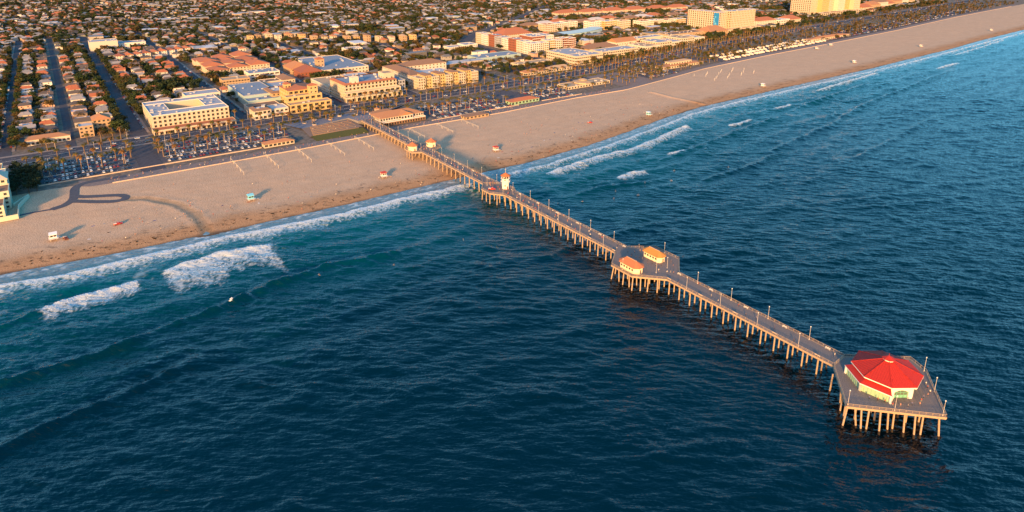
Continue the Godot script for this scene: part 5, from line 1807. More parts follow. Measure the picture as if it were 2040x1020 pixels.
func house(label: String, x: float, z: float, w: float, d: float, ns: int, wi: int, ri: int, turn: float) -> void:
	var t := thing("house", label, "house", Vector3(x, LAND, z), turn, "houses in the street grid")
	var wall := paint(WALLS[wi][0], WALLS[wi][1], WALLS[wi][2], 0.88)
	var roof := paint(ROOFS[ri][0], ROOFS[ri][1], ROOFS[ri][2], 0.92)
	var h := 2.9 * ns + 0.4
	part("wall", shapes.box, wall, t, Vector3.ZERO, Vector3(w, h, d))
	if ri == 5:
		var r := part("roof", shapes.box, roof, t, Vector3(0, h, 0), Vector3(w - 0.5, 0.12, d - 0.5))
		for s in [-1.0, 1.0]:
			part("parapet", shapes.box, wall, t, Vector3(0, h, s * (d / 2 - 0.12)), Vector3(w + 0.1, 0.7, 0.24))
			part("parapet", shapes.box, wall, t, Vector3(s * (w / 2 - 0.12), h, 0), Vector3(0.24, 0.7, d - 0.48))
		part("roof_hatch", shapes.box, paint(0.4, 0.4, 0.4), t, Vector3(w * 0.2, h + 0.12, -d * 0.2), Vector3(1.6, 1.0, 1.6))
	else:
		var kind := "gable" if (wi + ri) % 3 == 0 else "hip"
		var along := w >= d
		part("roof", shapes[kind], roof, t, Vector3(0, h + 0.12, 0), Vector3(maxf(w, d) + 1.2, minf(w, d) * 0.27, minf(w, d) + 1.2), 0.0 if along else PI / 2)
		part("chimney", shapes.box, paint(0.3, 0.2, 0.16), t, Vector3(w * 0.25, h, -d * 0.15), Vector3(0.8, minf(w, d) * 0.27 + 0.8, 0.8))
	# a lower wing or garage makes each house its own shape
	var ww := w * rng.randf_range(0.35, 0.55)
	var side := -1.0 if rng.randf() < 0.5 else 1.0
	var wz := side * (d / 2 + 1.3)
	var wx := (w - ww) * 0.5 * (-1.0 if rng.randf() < 0.5 else 1.0)
	var wing := part("wing", shapes.box, wall, t, Vector3(wx, 0, wz), Vector3(ww, 2.7, 2.6))
	part("wing_roof", shapes.box if ri == 5 or side < 0 else shapes.gable, roof, t, Vector3(wx, 2.72, wz), Vector3(ww + 0.5, 0.25 if ri == 5 or side < 0 else 1.2, 3.0))
	if ns == 2 and rng.randf() < 0.5:
		part("dormer", shapes.box, wall, t, Vector3(-w * 0.2, h, d * 0.2), Vector3(2.4, 1.5, 2.2))
		part("dormer_roof", shapes.gable, roof, t, Vector3(-w * 0.2, h + 1.55, d * 0.2), Vector3(2.8, 0.8, 2.6))
	for s in ns:
		for k in 2:
			part("window", shapes.window, null, t, Vector3((k - 0.5) * w * 0.5, 2.9 * s + 1.0, d / 2), Vector3(1.5, 1.3, 1))
		part("window", shapes.window, null, t, Vector3(-w / 2, 2.9 * s + 1.0, d * 0.2), Vector3(1.4, 1.3, 1), -PI / 2)
		part("window", shapes.window, null, t, Vector3(w / 2, 2.9 * s + 1.0, d * 0.2), Vector3(1.4, 1.3, 1), PI / 2)
	part("door", shapes.door, null, t, Vector3(0, 0.0, d / 2), Vector3(1.0, 2.1, 1))

func make_houses() -> void:
	var cols := [[-326, "beyond the tree-lined street"], [-292.5, "beside the tree-lined street"], [-273, "on the narrow lane's near side"], [-243, "on the narrow lane's far side"], [-222.5, "beside the wide street"], [-180, "across the wide street"], [-158, "second back from the wide street"], [-132, "third back from the wide street"], [-113, "next to the shop street"]]
	var lots := []
	for ci in cols.size():
		var x: float = cols[ci][0]
		var z := -418.0 - (ci % 2) * 4.0
		var k := 0
		while z > -1000.0:
			var on_street := false
			for s in [-430, -560, -700, -862]:
				if absf(z - s) < 9.5:
					on_street = true
			if not on_street and free_spot(x, z, 6.5) and in_view(x, z, 0.0):
				k += 1
				lots.append([x, z, ci, k])
			z -= 13.4 + rng.randf_range(-0.6, 1.4)
	lots.sort_custom(func(a: Array, b: Array) -> bool: return a[1] > b[1])
	var far := []
	for i in lots.size():
		var l: Array = lots[i]
		var w := rng.randf_range(11.5, 15.5)
		var d := rng.randf_range(9.5, 11.8)
		var ns := 1 + int(rng.randf() < 0.62)
		var wi := rng.randi() % WALLS.size()
		var ri := rng.randi() % ROOFS.size()
		var x: float = l[0] + rng.randf_range(-1.2, 1.2)
		if i < 300:
			house("%s house, %s roof, %s, %s inland" % [WALLS[wi][3], ROOFS[ri][3], cols[l[2]][1], nth(l[3])], x, l[1], w, d, ns, wi, ri, 0.0)
		else:
			far.append([x, l[1], w, d, ns, wi, ri, 0.0])
	# the rest of the town, block after block to the top of the picture
	var z := -470.0
	while z > -3300.0:
		var away := -z
		var gap := 17.0 + maxf(0.0, (away - 1200.0)) * 0.007
		var x := -1700.0
		while x < 2400.0:
			var px := x + rng.randf_range(-2.5, 2.5)
			var pz := z + rng.randf_range(-3.0, 3.0)
			x += gap * rng.randf_range(0.85, 1.35)
			if px < -100.0 and pz > -1000.0 and px > -335.0:
				continue
			if pz > tab(ROAD, px) - 60.0 or not in_view(px, pz, 30.0) or not free_spot(px, pz, 7.0) or on_road(px, pz):
				continue
			if n_big.get_noise_2d(px * 0.45, pz * 0.45) > 0.36:
				continue
			var big := rng.randf() < 0.05
			far.append([px, pz, rng.randf_range(22.0, 38.0) if big else rng.randf_range(9.0, 16.0), rng.randf_range(16.0, 26.0) if big else rng.randf_range(8.0, 13.0), 1 + int(rng.randf() < 0.6) + int(big), rng.randi() % WALLS.size(), 5 if big else rng.randi() % ROOFS.size(), (0.0 if rng.randf() < 0.6 else PI / 2) + (0.0 if pz > -1000.0 else 0.5 * n_big.get_noise_2d(px * 0.2, pz * 0.2))])
		z -= gap * rng.randf_range(1.0, 1.5)
	# nearest of those are still houses in their own right
	var town := Node3D.new()
	town.name = "far_houses"
	add_child(town)
	town.set_meta("kind", "stuff")
	tag(town, "dense mass of small houses filling the town inland to the top of the picture", "houses")
	var wallm := StandardMaterial3D.new()
	wallm.vertex_color_use_as_albedo = true
	wallm.roughness = 0.9
	var roofs := [[], []]
	var wm := multi(shapes.box, wallm, far.size(), true)
	for i in far.size():
		var f: Array = far[i]
		var h: float = 2.9 * f[4] + 0.4
		var turn := Basis(Vector3.UP, f[7])
		wm.set_instance_transform(i, Transform3D(turn * Basis.from_scale(Vector3(f[2], h, f[3])), Vector3(f[0], LAND, f[1])))
		var c: Array = WALLS[f[5]]
		var dim := rng.randf_range(0.28, 1.0)
		wm.set_instance_color(i, Color(c[0] * dim, c[1] * dim, c[2] * dim))
		roofs[0 if f[6] != 5 else 1].append(i)
	stuff_part("far_walls", wm, town)
	for kind in 2:
		var rm := multi(shapes.hip if kind == 0 else shapes.box, wallm, roofs[kind].size(), true)
		for n in roofs[kind].size():
			var f: Array = far[roofs[kind][n]]
			var h: float = 2.9 * f[4] + 0.4
			var c: Array = ROOFS[f[6]]
			if kind == 0:
				var along: bool = f[2] >= f[3]
				var turn: float = f[7] + (0.0 if along else PI / 2)
				var lo := minf(f[2], f[3])
				rm.set_instance_transform(n, Transform3D(Basis(Vector3.UP, turn) * Basis.from_scale(Vector3(maxf(f[2], f[3]) + 1.2, lo * 0.28, lo + 1.2)), Vector3(f[0], LAND + h + 0.1, f[1])))
			else:
				rm.set_instance_transform(n, Transform3D(Basis(Vector3.UP, f[7]) * Basis.from_scale(Vector3(f[2] + 0.4, 0.35, f[3] + 0.4)), Vector3(f[0], LAND + h + 0.01, f[1])))
			var dim := rng.randf_range(0.35, 1.25)
			rm.set_instance_color(n, Color(c[0] * dim, c[1] * dim, c[2] * dim))
		stuff_part("far_roofs", rm, town)
	# windows on those near enough to show them
	var near := []
	for f in far:
		if f[1] > -1300.0:
			near.append(f)
	var pm := multi(shapes.window, null, near.size() * 3, false)
	for i in near.size():
		var f: Array = near[i]
		var turn := Basis(Vector3.UP, f[7])
		for k in 3:
			var off := Vector3((k - 0.5) * f[2] * 0.45, 2.9 * (f[4] - 1) + 1.0, f[3] / 2) if k < 2 else Vector3(-f[2] / 2, 2.9 * (f[4] - 1) + 1.0, 0)
			pm.set_instance_transform(i * 3 + k, Transform3D(turn * Basis(Vector3.UP, 0.0 if k < 2 else -PI / 2) * Basis.from_scale(Vector3(1.6, 1.4, 1.0)), Vector3(f[0], LAND, f[1]) + turn * off))
	stuff_part("far_windows", pm, town)

func on_road(x: float, z: float) -> bool:
	for s in [-308, -257.5, -201, -97, 13, 109, 262, -414, -520]:
		if absf(x - s) < 10.0 and z > -1300.0:
			return true
	for s in [-560, -700, -862, -1010, -1190, -1390, -1640, -1930, -2300]:
		if absf(z - s) < 11.0:
			return true
	return seg_any(AVENUE, x, z) < 18.0 or seg_any(AVENUE2, x, z) < 14.0

const AVENUE := [413, -392, 404, -470, 397, -560, 396, -640, 412, -735, 470, -812, 560, -882, 720, -1008, 902, -1160, 1109, -1332, 1500, -1640]
const AVENUE2 := [418, -745, 370, -800, 300, -815, 200, -850, 100, -880]

func seg_any(p: Array, x: float, z: float) -> float:
	var best := 999.0
	var c := Vector2(x, z)
	for i in range(0, p.size() - 2, 2):
		best = minf(best, Geometry2D.get_closest_point_to_segment(c, Vector2(p[i], p[i + 1]), Vector2(p[i + 2], p[i + 3])).distance_to(c))
	return best

func multi(m: Mesh, mat: Material, count: int, colours: bool) -> MultiMesh:
	var mm := MultiMesh.new()
	mm.transform_format = MultiMesh.TRANSFORM_3D
	mm.use_colors = colours
	if mat:
		m = m.duplicate()
		m.surface_set_material(0, mat)
	mm.mesh = m
	mm.instance_count = count
	return mm

func stuff_part(called: String, mm: MultiMesh, parent: Node3D) -> void:
	var o := MultiMeshInstance3D.new()
	o.name = called
	o.multimesh = mm
	parent.add_child(o, true)
	o.set_meta("kind", "stuff")

# ---------- plants ----------
func crown_mesh(sd: int, n: int, wide: float, high: float, leaf: float) -> ArrayMesh:
	var r := RandomNumberGenerator.new()
	r.seed = sd
	var lumps := []
	for k in 7:
		lumps.append([Vector3(r.randf_range(-0.55, 0.55) * wide, r.randf_range(-0.35, 0.5) * high, r.randf_range(-0.55, 0.55) * wide), r.randf_range(0.34, 0.55)])
	var b := MB.new()
	b.tinted = true
	for k in n:
		var l: Array = lumps[k % lumps.size()]
		var d := Vector3(r.randfn(), r.randfn(), r.randfn()).normalized()
		var p: Vector3 = l[0] + d * Vector3(wide, high, wide) * float(l[1]) * pow(r.randf(), 0.33)
		var u := Vector3(r.randfn(), r.randfn() * 0.6, r.randfn()).normalized() * leaf * r.randf_range(0.6, 1.3)
		var w := (d + Vector3(r.randfn(), r.randfn(), r.randfn()) * 0.5).cross(u).normalized() * leaf * r.randf_range(0.5, 1.0)
		var g := r.randf_range(0.65, 1.35)
		b.tint = Color(g * r.randf_range(0.9, 1.15), g, g * r.randf_range(0.8, 1.1))
		b.quad(p - u, p - w * 0.6, p + u, p + w * 0.6)
	return b.mesh()

func leafy(r: float, g: float, bl: float) -> StandardMaterial3D:
	var m := StandardMaterial3D.new()
	m.albedo_color = lin(r, g, bl)
	m.vertex_color_use_as_albedo = true
	m.roughness = 0.8
	m.metallic_specular = 0.25
	m.backlight_enabled = true
	m.backlight = lin(r, g, bl)
	return m

func make_plants() -> void:
	var crowns := [crown_mesh(11, 420, 4.0, 3.0, 0.62), crown_mesh(12, 420, 4.4, 3.8, 0.66), crown_mesh(13, 380, 3.2, 4.2, 0.6), crown_mesh(14, 440, 5.0, 3.2, 0.7)]
	var greens := [leafy(0.035, 0.055, 0.018), leafy(0.055, 0.06, 0.02), leafy(0.09, 0.065, 0.025), leafy(0.025, 0.04, 0.02)]
	var tint := ["dark green", "olive", "rusty olive", "deep green"]
	var bark := paint(0.12, 0.085, 0.06, 0.95)
	var tb := MB.new()
	tb.tube(Vector3.ZERO, Vector3(0, 3.0, 0), 0.28, 0.18, 7)
	tb.tube(Vector3(0, 2.6, 0), Vector3(1.3, 5.0, 0.4), 0.14, 0.06, 5)
	tb.tube(Vector3(0, 2.5, 0), Vector3(-1.1, 4.8, 0.8), 0.13, 0.06, 5)
	tb.tube(Vector3(0, 2.8, 0), Vector3(0.2, 5.4, -1.1), 0.13, 0.06, 5)
	var trunk := tb.mesh()
	var spots := []
	# hedge of dense trees by the cliff villas
	for k in 16:
		spots.append([-297.0 + (k % 3) * 6.2 + rng.randf_range(-1, 1), -250.0 - (k / 3) * 11.0 + rng.randf_range(-2, 2), 1.05, 3, "tree in the clump beside the cliff villas, %s from the sand" % nth(k + 1)])
	# street trees
	for s in [[-315.5, -395, "far side of the tree-lined street", 0], [-301, -395, "town side of the tree-lined street", 0], [-212, -390, "near side of the wide street", 1], [-190.5, -455, "far side of the wide street", 1]]:
		var z: float = s[1]
		var k := 0
		while z > -1000.0:
			if absf(z + 560) > 7 and absf(z + 700) > 7 and absf(z + 862) > 7 and rng.randf() < 0.86:
				k += 1
				spots.append([s[0] + rng.randf_range(-0.8, 0.8), z, rng.randf_range(0.75, 1.15), (s[3] + int(rng.randf() < 0.35) * 2) % 4, "street tree on the %s, %s inland" % [s[2], nth(k)]])
			z -= rng.randf_range(6.5, 10.5)
	for k in 26:
		var x := rng.randf_range(-300, -105)
		var z := rng.randf_range(-385, -395)
		if free_spot(x, z, 1.0) and not on_road(x, z):
			spots.append([x, z, rng.randf_range(0.5, 0.8), 1 + k % 2, "low tree before the seafront houses, %s from its end" % nth(k + 1)])
	spots.sort_custom(func(a: Array, b: Array) -> bool: return a[1] > b[1])
	var far := []
	for i in spots.size():
		var s: Array = spots[i]
		if i >= 300 or not in_view(s[0], s[1], 6.0):
			far.append(s)
			continue
		var g: int = s[3]
		var t := thing("street_tree", "%s %s" % [tint[g], s[4]], "tree", Vector3(s[0], ground_y(s[0], s[1]), s[1]), rng.randf() * TAU, "trees near the seafront")
		t.scale = Vector3.ONE * float(s[2]) * 1.25
		part("trunk", trunk, bark, t)
		part("crown", crowns[i % 4], greens[g], t, Vector3(0, 5.2, 0))
	# every yard and park further inland
	var z := -400.0
	while z > -3200.0:
		var away := -z
		var gap := 7.5 + maxf(0.0, away - 900.0) * 0.0065
		var x := -1700.0
		while x < 2300.0:
			var px := x + rng.randf_range(-4, 4)
			var pz := z + rng.randf_range(-4, 4)
			x += gap * rng.randf_range(0.6, 1.5)
			if pz > tab(ROAD, px) - 24.0 or not in_view(px, pz, 20.0):
				continue
			var park := n_big.get_noise_2d(px * 0.45, pz * 0.45)
			if rng.randf() > ((0.38 if pz > -1000.0 else 0.62) if park < 0.36 else 0.97) or not free_spot(px, pz, 1.5):
				continue
			if pz > -1300.0 and on_road(px, pz):
				continue
			far.append([px, pz, rng.randf_range(0.55, 1.15) * (1.0 if park < 0.36 else 1.35), rng.randi() % 4, ""])
		z -= gap * rng.randf_range(0.7, 1.2)
	for i in 900:
		var x := rng.randf_range(440, 2500)
		var q := lerpf(tab(ROAD, x) - 44.0, tab(SANDBACK, x) - 18.0, rng.randf())
		if absf(q - tab(ROAD, x)) > 17.0 and free_spot(x, q, 1.0) and in_view(x, q):
			far.append([x, q, rng.randf_range(0.3, 0.75), 2 if rng.randf() < 0.7 else 1, ""])
	var wood := Node3D.new()
	wood.name = "yard_greenery"
	add_child(wood)
	wood.set_meta("kind", "stuff")
	tag(wood, "scattered yard and street greenery filling the gaps between the town's houses", "trees")
	var lots := [[], [], [], []]
	for i in far.size():
		lots[i % 4].append(far[i])
	for c in 4:
		var leaf := leafy(1, 1, 1)
		leaf.backlight_enabled = false
		var mm := multi(crowns[c], leaf, lots[c].size(), true)
		for i in lots[c].size():
			var s: Array = lots[c][i]
			var k: float = s[2] * 1.4
			mm.set_instance_transform(i, Transform3D(Basis(Vector3.UP, i * 2.4) * Basis.from_scale(Vector3(k, k * rng.randf_range(0.8, 1.3), k)), Vector3(s[0], LAND + 4.2 * k, s[1])))
			var q: Color = greens[s[3]].albedo_color.srgb_to_linear()
			mm.set_instance_color(i, q)
		stuff_part("far_crowns", mm, wood)
	var tm := multi(trunk, bark, far.size(), false)
	for i in far.size():
		var k: float = far[i][2] * 1.2
		tm.set_instance_transform(i, Transform3D(Basis.from_scale(Vector3(k, k, k)), Vector3(far[i][0], LAND, far[i][1])))
	stuff_part("far_trunks", tm, wood)
	make_palms()

func palm_mesh(sd: int) -> Array:
	var r := RandomNumberGenerator.new()
	r.seed = sd
	var lean := Vector3(r.randf_range(-0.5, 0.5), 0, r.randf_range(-0.5, 0.5))
	var b := MB.new()
	var last := Vector3.ZERO
	for k in 5:
		var f := (k + 1) / 5.0
		var p := lean * f * f + Vector3(0, 10.0 * f, 0)
		b.tube(last, p, 0.34 - k * 0.03, 0.31 - k * 0.03, 7, k == 4)
		last = p
	var c := MB.new()
	c.tinted = true
	for k in 30:
		var a := TAU * k * 0.381
		var up := r.randf_range(-0.55, 0.95)
		var d := Vector3(cos(a), 0, sin(a))
		var side := Vector3(-sin(a), 0, cos(a))
		var L := r.randf_range(1.7, 2.5)
		var p0 := last
		var g := r.randf_range(0.7, 1.3)
		c.tint = Color(g * 1.1, g, g * 0.9)
		var wd := 0.12
		for s in 3:
			var f := (s + 1) / 3.0
			var p1 := last + d * L * f * (1.0 - 0.15 * maxf(up, 0.0)) + Vector3(0, L * (up * f - 0.75 * f * f), 0)
			var w1: float = [0.34, 0.30, 0.03][s]
			c.quad(p0 - side * wd, p0 + side * wd, p1 + side * w1, p1 - side * w1)
			p0 = p1
			wd = w1
	var s := MB.new()
	for k in 8:
		var a := TAU * k / 8.0
		var a2 := TAU * (k + 1) / 8.0
		s.quad(last + Vector3(cos(a) * 0.9, -1.9, sin(a) * 0.9), last + Vector3(cos(a2) * 0.75, -2.1, sin(a2) * 0.75), last + Vector3(cos(a2) * 0.4, -0.1, sin(a2) * 0.4), last + Vector3(cos(a) * 0.4, -0.1, sin(a) * 0.4))
	return [b.mesh(), c.mesh(), s.mesh()]

func make_palms() -> void:
	var kinds := [palm_mesh(1), palm_mesh(2), palm_mesh(3)]
	var bark := paint(0.17, 0.12, 0.085, 0.95)
	var fr := [leafy(0.15, 0.115, 0.035), leafy(0.10, 0.10, 0.03), leafy(0.20, 0.11, 0.04)]
	var skirt := paint(0.26, 0.15, 0.07, 0.95)
	var spots := []
	var k := 0
	for side in [16.0, -17.0]:
		k = 0
		var x := -288.0
		while x < 1180.0:
			x += rng.randf_range(6.0, 13.5)
			if (x > -216.0 and x < -194.0) or (side < 0 and on_road(x, -382.0)):
				continue
			k += 1
			spots.append([x, tab(ROAD, x) + side + rng.randf_range(-1.2, 1.2), "palm on the %s side of the coast road, %s from the cliff" % ["seaward" if side > 0 else "town", nth(k)]])
	for li in LOTS.size():
		var l: Array = LOTS[li]
		k = 0
		for r in range(1, l[4] - 1, 2):
			var z := (lerpf(l[2] - 3.0, l[3] + 3.0, float(r) / (l[4] - 1)) + lerpf(l[2] - 3.0, l[3] + 3.0, float(r + 1) / (l[4] - 1))) * 0.5
			var x: float = l[0] + 3.0
			while x < l[1] - 2.0:
				k += 1
				spots.append([x, z, "palm in the %s, %s counted from the sand" % [["car park by the cliff", "car park before the pier", "car park past the pier restaurant", "car park by the red snack bar", "car park past the octagonal cafe"][li], nth(k)]])
				x += rng.randf_range(9, 17)
	for q in [[-291, -322], [-284, -330], [-276, -285], [-272, -292], [-279, -298], [-216, -300], [-214, -318], [-194, -300], [-193, -318], [-216, -334], [-193, -334]]:
		spots.append([q[0], q[1], "leaning palm by the car park entrance road, %.0f metres inland" % (-q[1] - 230.0)])
	for i in 26:
		spots.append([rng.randf_range(-70, 64), rng.randf_range(-340, -304) if i % 3 else rng.randf_range(-335, -326), "palm on the pier plaza, %s planted there" % nth(i + 1)])
	for i in 44:
		spots.append([rng.randf_range(296, 470), rng.randf_range(-338, -262), "palm on the verge near the octagonal cafe, %s planted there" % nth(i + 1)])
	var far := []
	k = 0
	for s in spots:
		if not in_view(s[0], s[1], 4.0) or not free_spot(s[0], s[1], -1.2):
			continue
		var v := rng.randi() % 3
		var h := rng.randf_range(0.75, 1.25)
		if k < 300:
			var t := thing("palm_tree", "%s %s" % ["tall" if h > 1.05 else "medium" if h > 0.88 else "short", s[2]], "palm tree", Vector3(s[0], ground_y(s[0], s[1]) + (6.0 - LAND if absf(s[0]) < 60 and s[1] > -336 and s[1] < -304 else 0.0), s[1]), rng.randf() * TAU, "palms along the seafront")
			t.scale = Vector3(1.35, h, 1.35) * 1.1
			part("trunk", kinds[v][0], bark, t)
			part("crown", kinds[v][1], fr[rng.randi() % 3], t)
			part("dead_skirt", kinds[v][2], skirt, t)
			k += 1
		else:
			far.append([s[0], s[1], h])
	# palms and shrubs that melt together along the far seafront
	for i in 750:
		var x := rng.randf_range(420, 2400)
		var z := lerpf(tab(ROAD, x) - 34.0, tab(SANDBACK, x) - 17.0, rng.randf())
		if absf(z - tab(ROAD, x)) > 14.0 and free_spot(x, z, 0.5):
			far.append([x, z, rng.randf_range(0.6, 1.2)])
	var grove := Node3D.new()
	grove.name = "far_palm_grove"
	add_child(grove)
	grove.set_meta("kind", "stuff")
	tag(grove, "palms running together along the far coast road beyond the offices", "palms")
	for n in 3:
		var mm := multi(kinds[0][n], [bark, fr[0], skirt][n], far.size(), false)
		for i in far.size():
			mm.set_instance_transform(i, Transform3D(Basis(Vector3.UP, i * 1.7) * Basis.from_scale(Vector3(1.8, far[i][2] * 0.75, 1.8)), Vector3(far[i][0], LAND, far[i][1])))
		stuff_part(["palm_trunks", "palm_crowns", "palm_skirts"][n], mm, grove)
	# low shrubs on the verges
	var bush := crown_mesh(33, 90, 1.4, 0.9, 0.4)
	var sh := []
	for i in 3200:
		var x := rng.randf_range(-290, 2300)
		var side := 1.0 if i % 2 else -1.0
		sh.append(Vector3(x, LAND + 0.3, tab(ROAD, x) + side * rng.randf_range(18, 30 if x < 420 else 70)))
	var bm := multi(bush, fr[1], 0, false)
	var ok := []
	for p in sh:
		if free_spot(p.x, p.z, 0.5) and ground_y(p.x, p.z) > 3.9 and not on_road(p.x, p.z):
			ok.append(p)
	bm.instance_count = ok.size()
	for i in ok.size():
		var q: Vector3 = ok[i]
		bm.set_instance_transform(i, Transform3D(Basis(Vector3.UP, i) * Basis.from_scale(Vector3.ONE * rng.randf_range(0.6, 1.5)), Vector3(q.x, ground_y(q.x, q.z) + 0.4, q.z)))
	var o := MultiMeshInstance3D.new()
	o.name = "verge_shrubbery"
	o.multimesh = bm
	add_child(o)
	o.set_meta("kind", "stuff")
	tag(o, "low shrubs along the verges of the coast road", "shrubs")

# ---------- cars ----------
const PAINTS := [[0.74, 0.74, 0.74, "white"], [0.34, 0.35, 0.37, "silver"], [0.025, 0.025, 0.03, "black"], [0.12, 0.125, 0.135, "grey"], [0.26, 0.03, 0.025, "red"], [0.03, 0.06, 0.17, "blue"], [0.70, 0.70, 0.68, "white"], [0.045, 0.05, 0.06, "dark"]]

func car_shapes() -> Dictionary:
	var out := {}
	var b := MB.new()
	var prof := [[-2.2, 0.35], [-2.25, 0.75], [-1.3, 0.92], [1.9, 0.95], [2.25, 0.8], [2.2, 0.35]]
	for k in prof.size() - 1:
		var p: Array = prof[k]
		var q: Array = prof[k + 1]
		b.quad(Vector3(-0.88, p[1], p[0]), Vector3(-0.88, q[1], q[0]), Vector3(0.88, q[1], q[0]), Vector3(0.88, p[1], p[0]))
	for s in [-1.0, 1.0]:
		for k in range(1, prof.size() - 1):
			var q := [Vector3(s * 0.88, 0.35, prof[0][0]), Vector3(s * 0.88, prof[k][1], prof[k][0]), Vector3(s * 0.88, prof[k + 1][1], prof[k + 1][0])]
			if s > 0:
				b.tri(q[0], q[1], q[2])
			else:
				b.tri(q[0], q[2], q[1])
	b.quad(Vector3(-0.88, 0.35, 2.2), Vector3(-0.88, 0.35, -2.2), Vector3(0.88, 0.35, -2.2), Vector3(0.88, 0.35, 2.2))
	# roof panel and pillars
	b.box(Vector3(-0.66, 1.38, -0.62), Vector3(0.66, 1.44, 1.12))
	out.body = b.mesh()
	b = MB.new()
	var lo := [Vector3(-0.82, 0.93, 1.75), Vector3(0.82, 0.93, 1.75), Vector3(0.82, 0.93, -1.25), Vector3(-0.82, 0.93, -1.25)]
	var hi := [Vector3(-0.66, 1.38, 1.12), Vector3(0.66, 1.38, 1.12), Vector3(0.66, 1.38, -0.62), Vector3(-0.66, 1.38, -0.62)]
	for k in 4:
		var m := (k + 1) % 4
		b.quad(lo[k], lo[m], hi[m], hi[k])
	out.glass = b.mesh()
	b = MB.new()
	b.tube(Vector3(-0.11, 0, 0), Vector3(0.11, 0, 0), 0.33, 0.33, 10)
	out.wheel = b.mesh()
	return out

func make_cars() -> void:
	var sh := car_shapes()
	var protos := []
	for c in PAINTS:
		var t := Node3D.new()
		part("body", sh.body, paint(c[0], c[1], c[2], 0.3, 0.5), t)
		part("window", sh.glass, glass(), t)
		for x in [-0.82, 0.82]:
			for z in [-1.4, 1.4]:
				part("wheel", sh.wheel, paint(0.015, 0.015, 0.015, 0.9), t, Vector3(x, 0.33, z))
		protos.append(t)
	var list := []
	var lot_names := ["cliff car park", "pier car park", "restaurant car park", "snack bar car park", "cafe car park"]
	# moving and waiting cars on the coast road
	for lane_at in [[9.6, "seaward outer"], [3.6, "seaward inner"], [-3.6, "town inner"], [-9.6, "town outer"]]:
		var x := -285.0
		var k := 0
		while x < 700.0:
			x += rng.randf_range(14, 62)
			k += 1
			list.append([x, tab(ROAD, x) + lane_at[0], PI / 2 if lane_at[0] > 0 else -PI / 2, "car driving in the coast road's %s lane, %s from the cliff" % [lane_at[1], nth(k)], 0.10])
	for li in LOTS.size():
		var l: Array = LOTS[li]
		for r in l[4]:
			var z := lerpf(l[2] - 3.0, l[3] + 3.0, float(r) / (l[4] - 1))
			var x: float = l[0] + 5.4
			var k := 0
			while x < l[1] - 3.0:
				if rng.randf() < (0.78 if r != 2 else 0.6):
					k += 1
					list.append([x, z + rng.randf_range(-0.3, 0.3), 0.0 if rng.randf() < 0.5 else PI, "car parked in the %s row from the sand, %s, %s along" % [nth(r + 1), lot_names[li], nth(k)], 0.06])
				x += 2.8
	# kerbside on the town streets
	for s in [[-312.2, "tree-lined street, far kerb"], [-303.8, "tree-lined street, town kerb"], [-208.0, "wide street, near kerb"], [-194.0, "wide street, far kerb"], [-92.5, "shop street"], [8.5, "pier street, near kerb"], [17.6, "pier street, far kerb"]]:
		var z := -392.0
		var k := 0
		while z > -760.0:
			z -= rng.randf_range(5.6, 13.0)
			k += 1
			list.append([s[0], z, 0.0 if rng.randf() < 0.5 else PI, "car at the kerb of the %s, %s from the sea" % [s[1], nth(k)], 0.10])
	var dist := func(c: Array) -> float: return Vector2(c[0] - EYE.x, c[1] - EYE.z).length()
	list.sort_custom(func(a: Array, b: Array) -> bool: return dist.call(a) < dist.call(b))
	var far := []
	var n := 0
	for c in list:
		if not in_view(c[0], c[1], 2.0):
			continue
		var pi := rng.randi() % PAINTS.size()
		var at := Vector3(c[0], ground_y(c[0], c[1]) + float(c[4]), c[1])
		if n < 300:
			var o: Node3D = protos[pi].duplicate()
			o.name = numbered("parked_car" if not "driving" in c[3] else "moving_car")
			add_child(o)
			o.position = at
			o.rotation.y = c[2]
			tag(o, "%s %s" % [PAINTS[pi][3], c[3]], "car", "cars along the seafront")
			n += 1
		else:
			far.append([at, c[2], pi, 1.0])
	for t in protos:
		t.free()
	# rows in the far lots
	for r in 4:
		var x := 1044.0
		while x < 2050.0:
			x += 2.9
			if rng.randf() < 0.55:
				far.append([Vector3(x, LAND + 0.05, tab(SANDBACK, x) - 24.0 - r * 15.0), 0.1, rng.randi() % 8, 1.0])
	for k in 160:
		var x := rng.randf_range(700, 2200)
		far.append([Vector3(x, LAND + 0.1, tab(ROAD, x) + [-9.6, -3.6, 3.6, 9.6][k % 4]), PI / 2, rng.randi() % 8, 1.0])
	var rows := Node3D.new()
	rows.name = "far_cars"
	add_child(rows)
	rows.set_meta("kind", "stuff")
	tag(rows, "tiny cars packed in the far lots and streets", "cars")
	var bodym := StandardMaterial3D.new()
	bodym.vertex_color_use_as_albedo = true
	bodym.roughness = 0.3
	var bm := multi(sh.body, bodym, far.size(), true)
	var gm := multi(sh.glass, glass(), far.size(), false)
	for i in far.size():
		var f: Array = far[i]
		var tr := Transform3D(Basis(Vector3.UP, f[1]), f[0])
		bm.set_instance_transform(i, tr)
		gm.set_instance_transform(i, tr)
		var c: Array = PAINTS[f[2]]
		bm.set_instance_color(i, Color(c[0], c[1], c[2]))
	stuff_part("far_bodies", bm, rows)
	stuff_part("far_glass", gm, rows)
	campers()

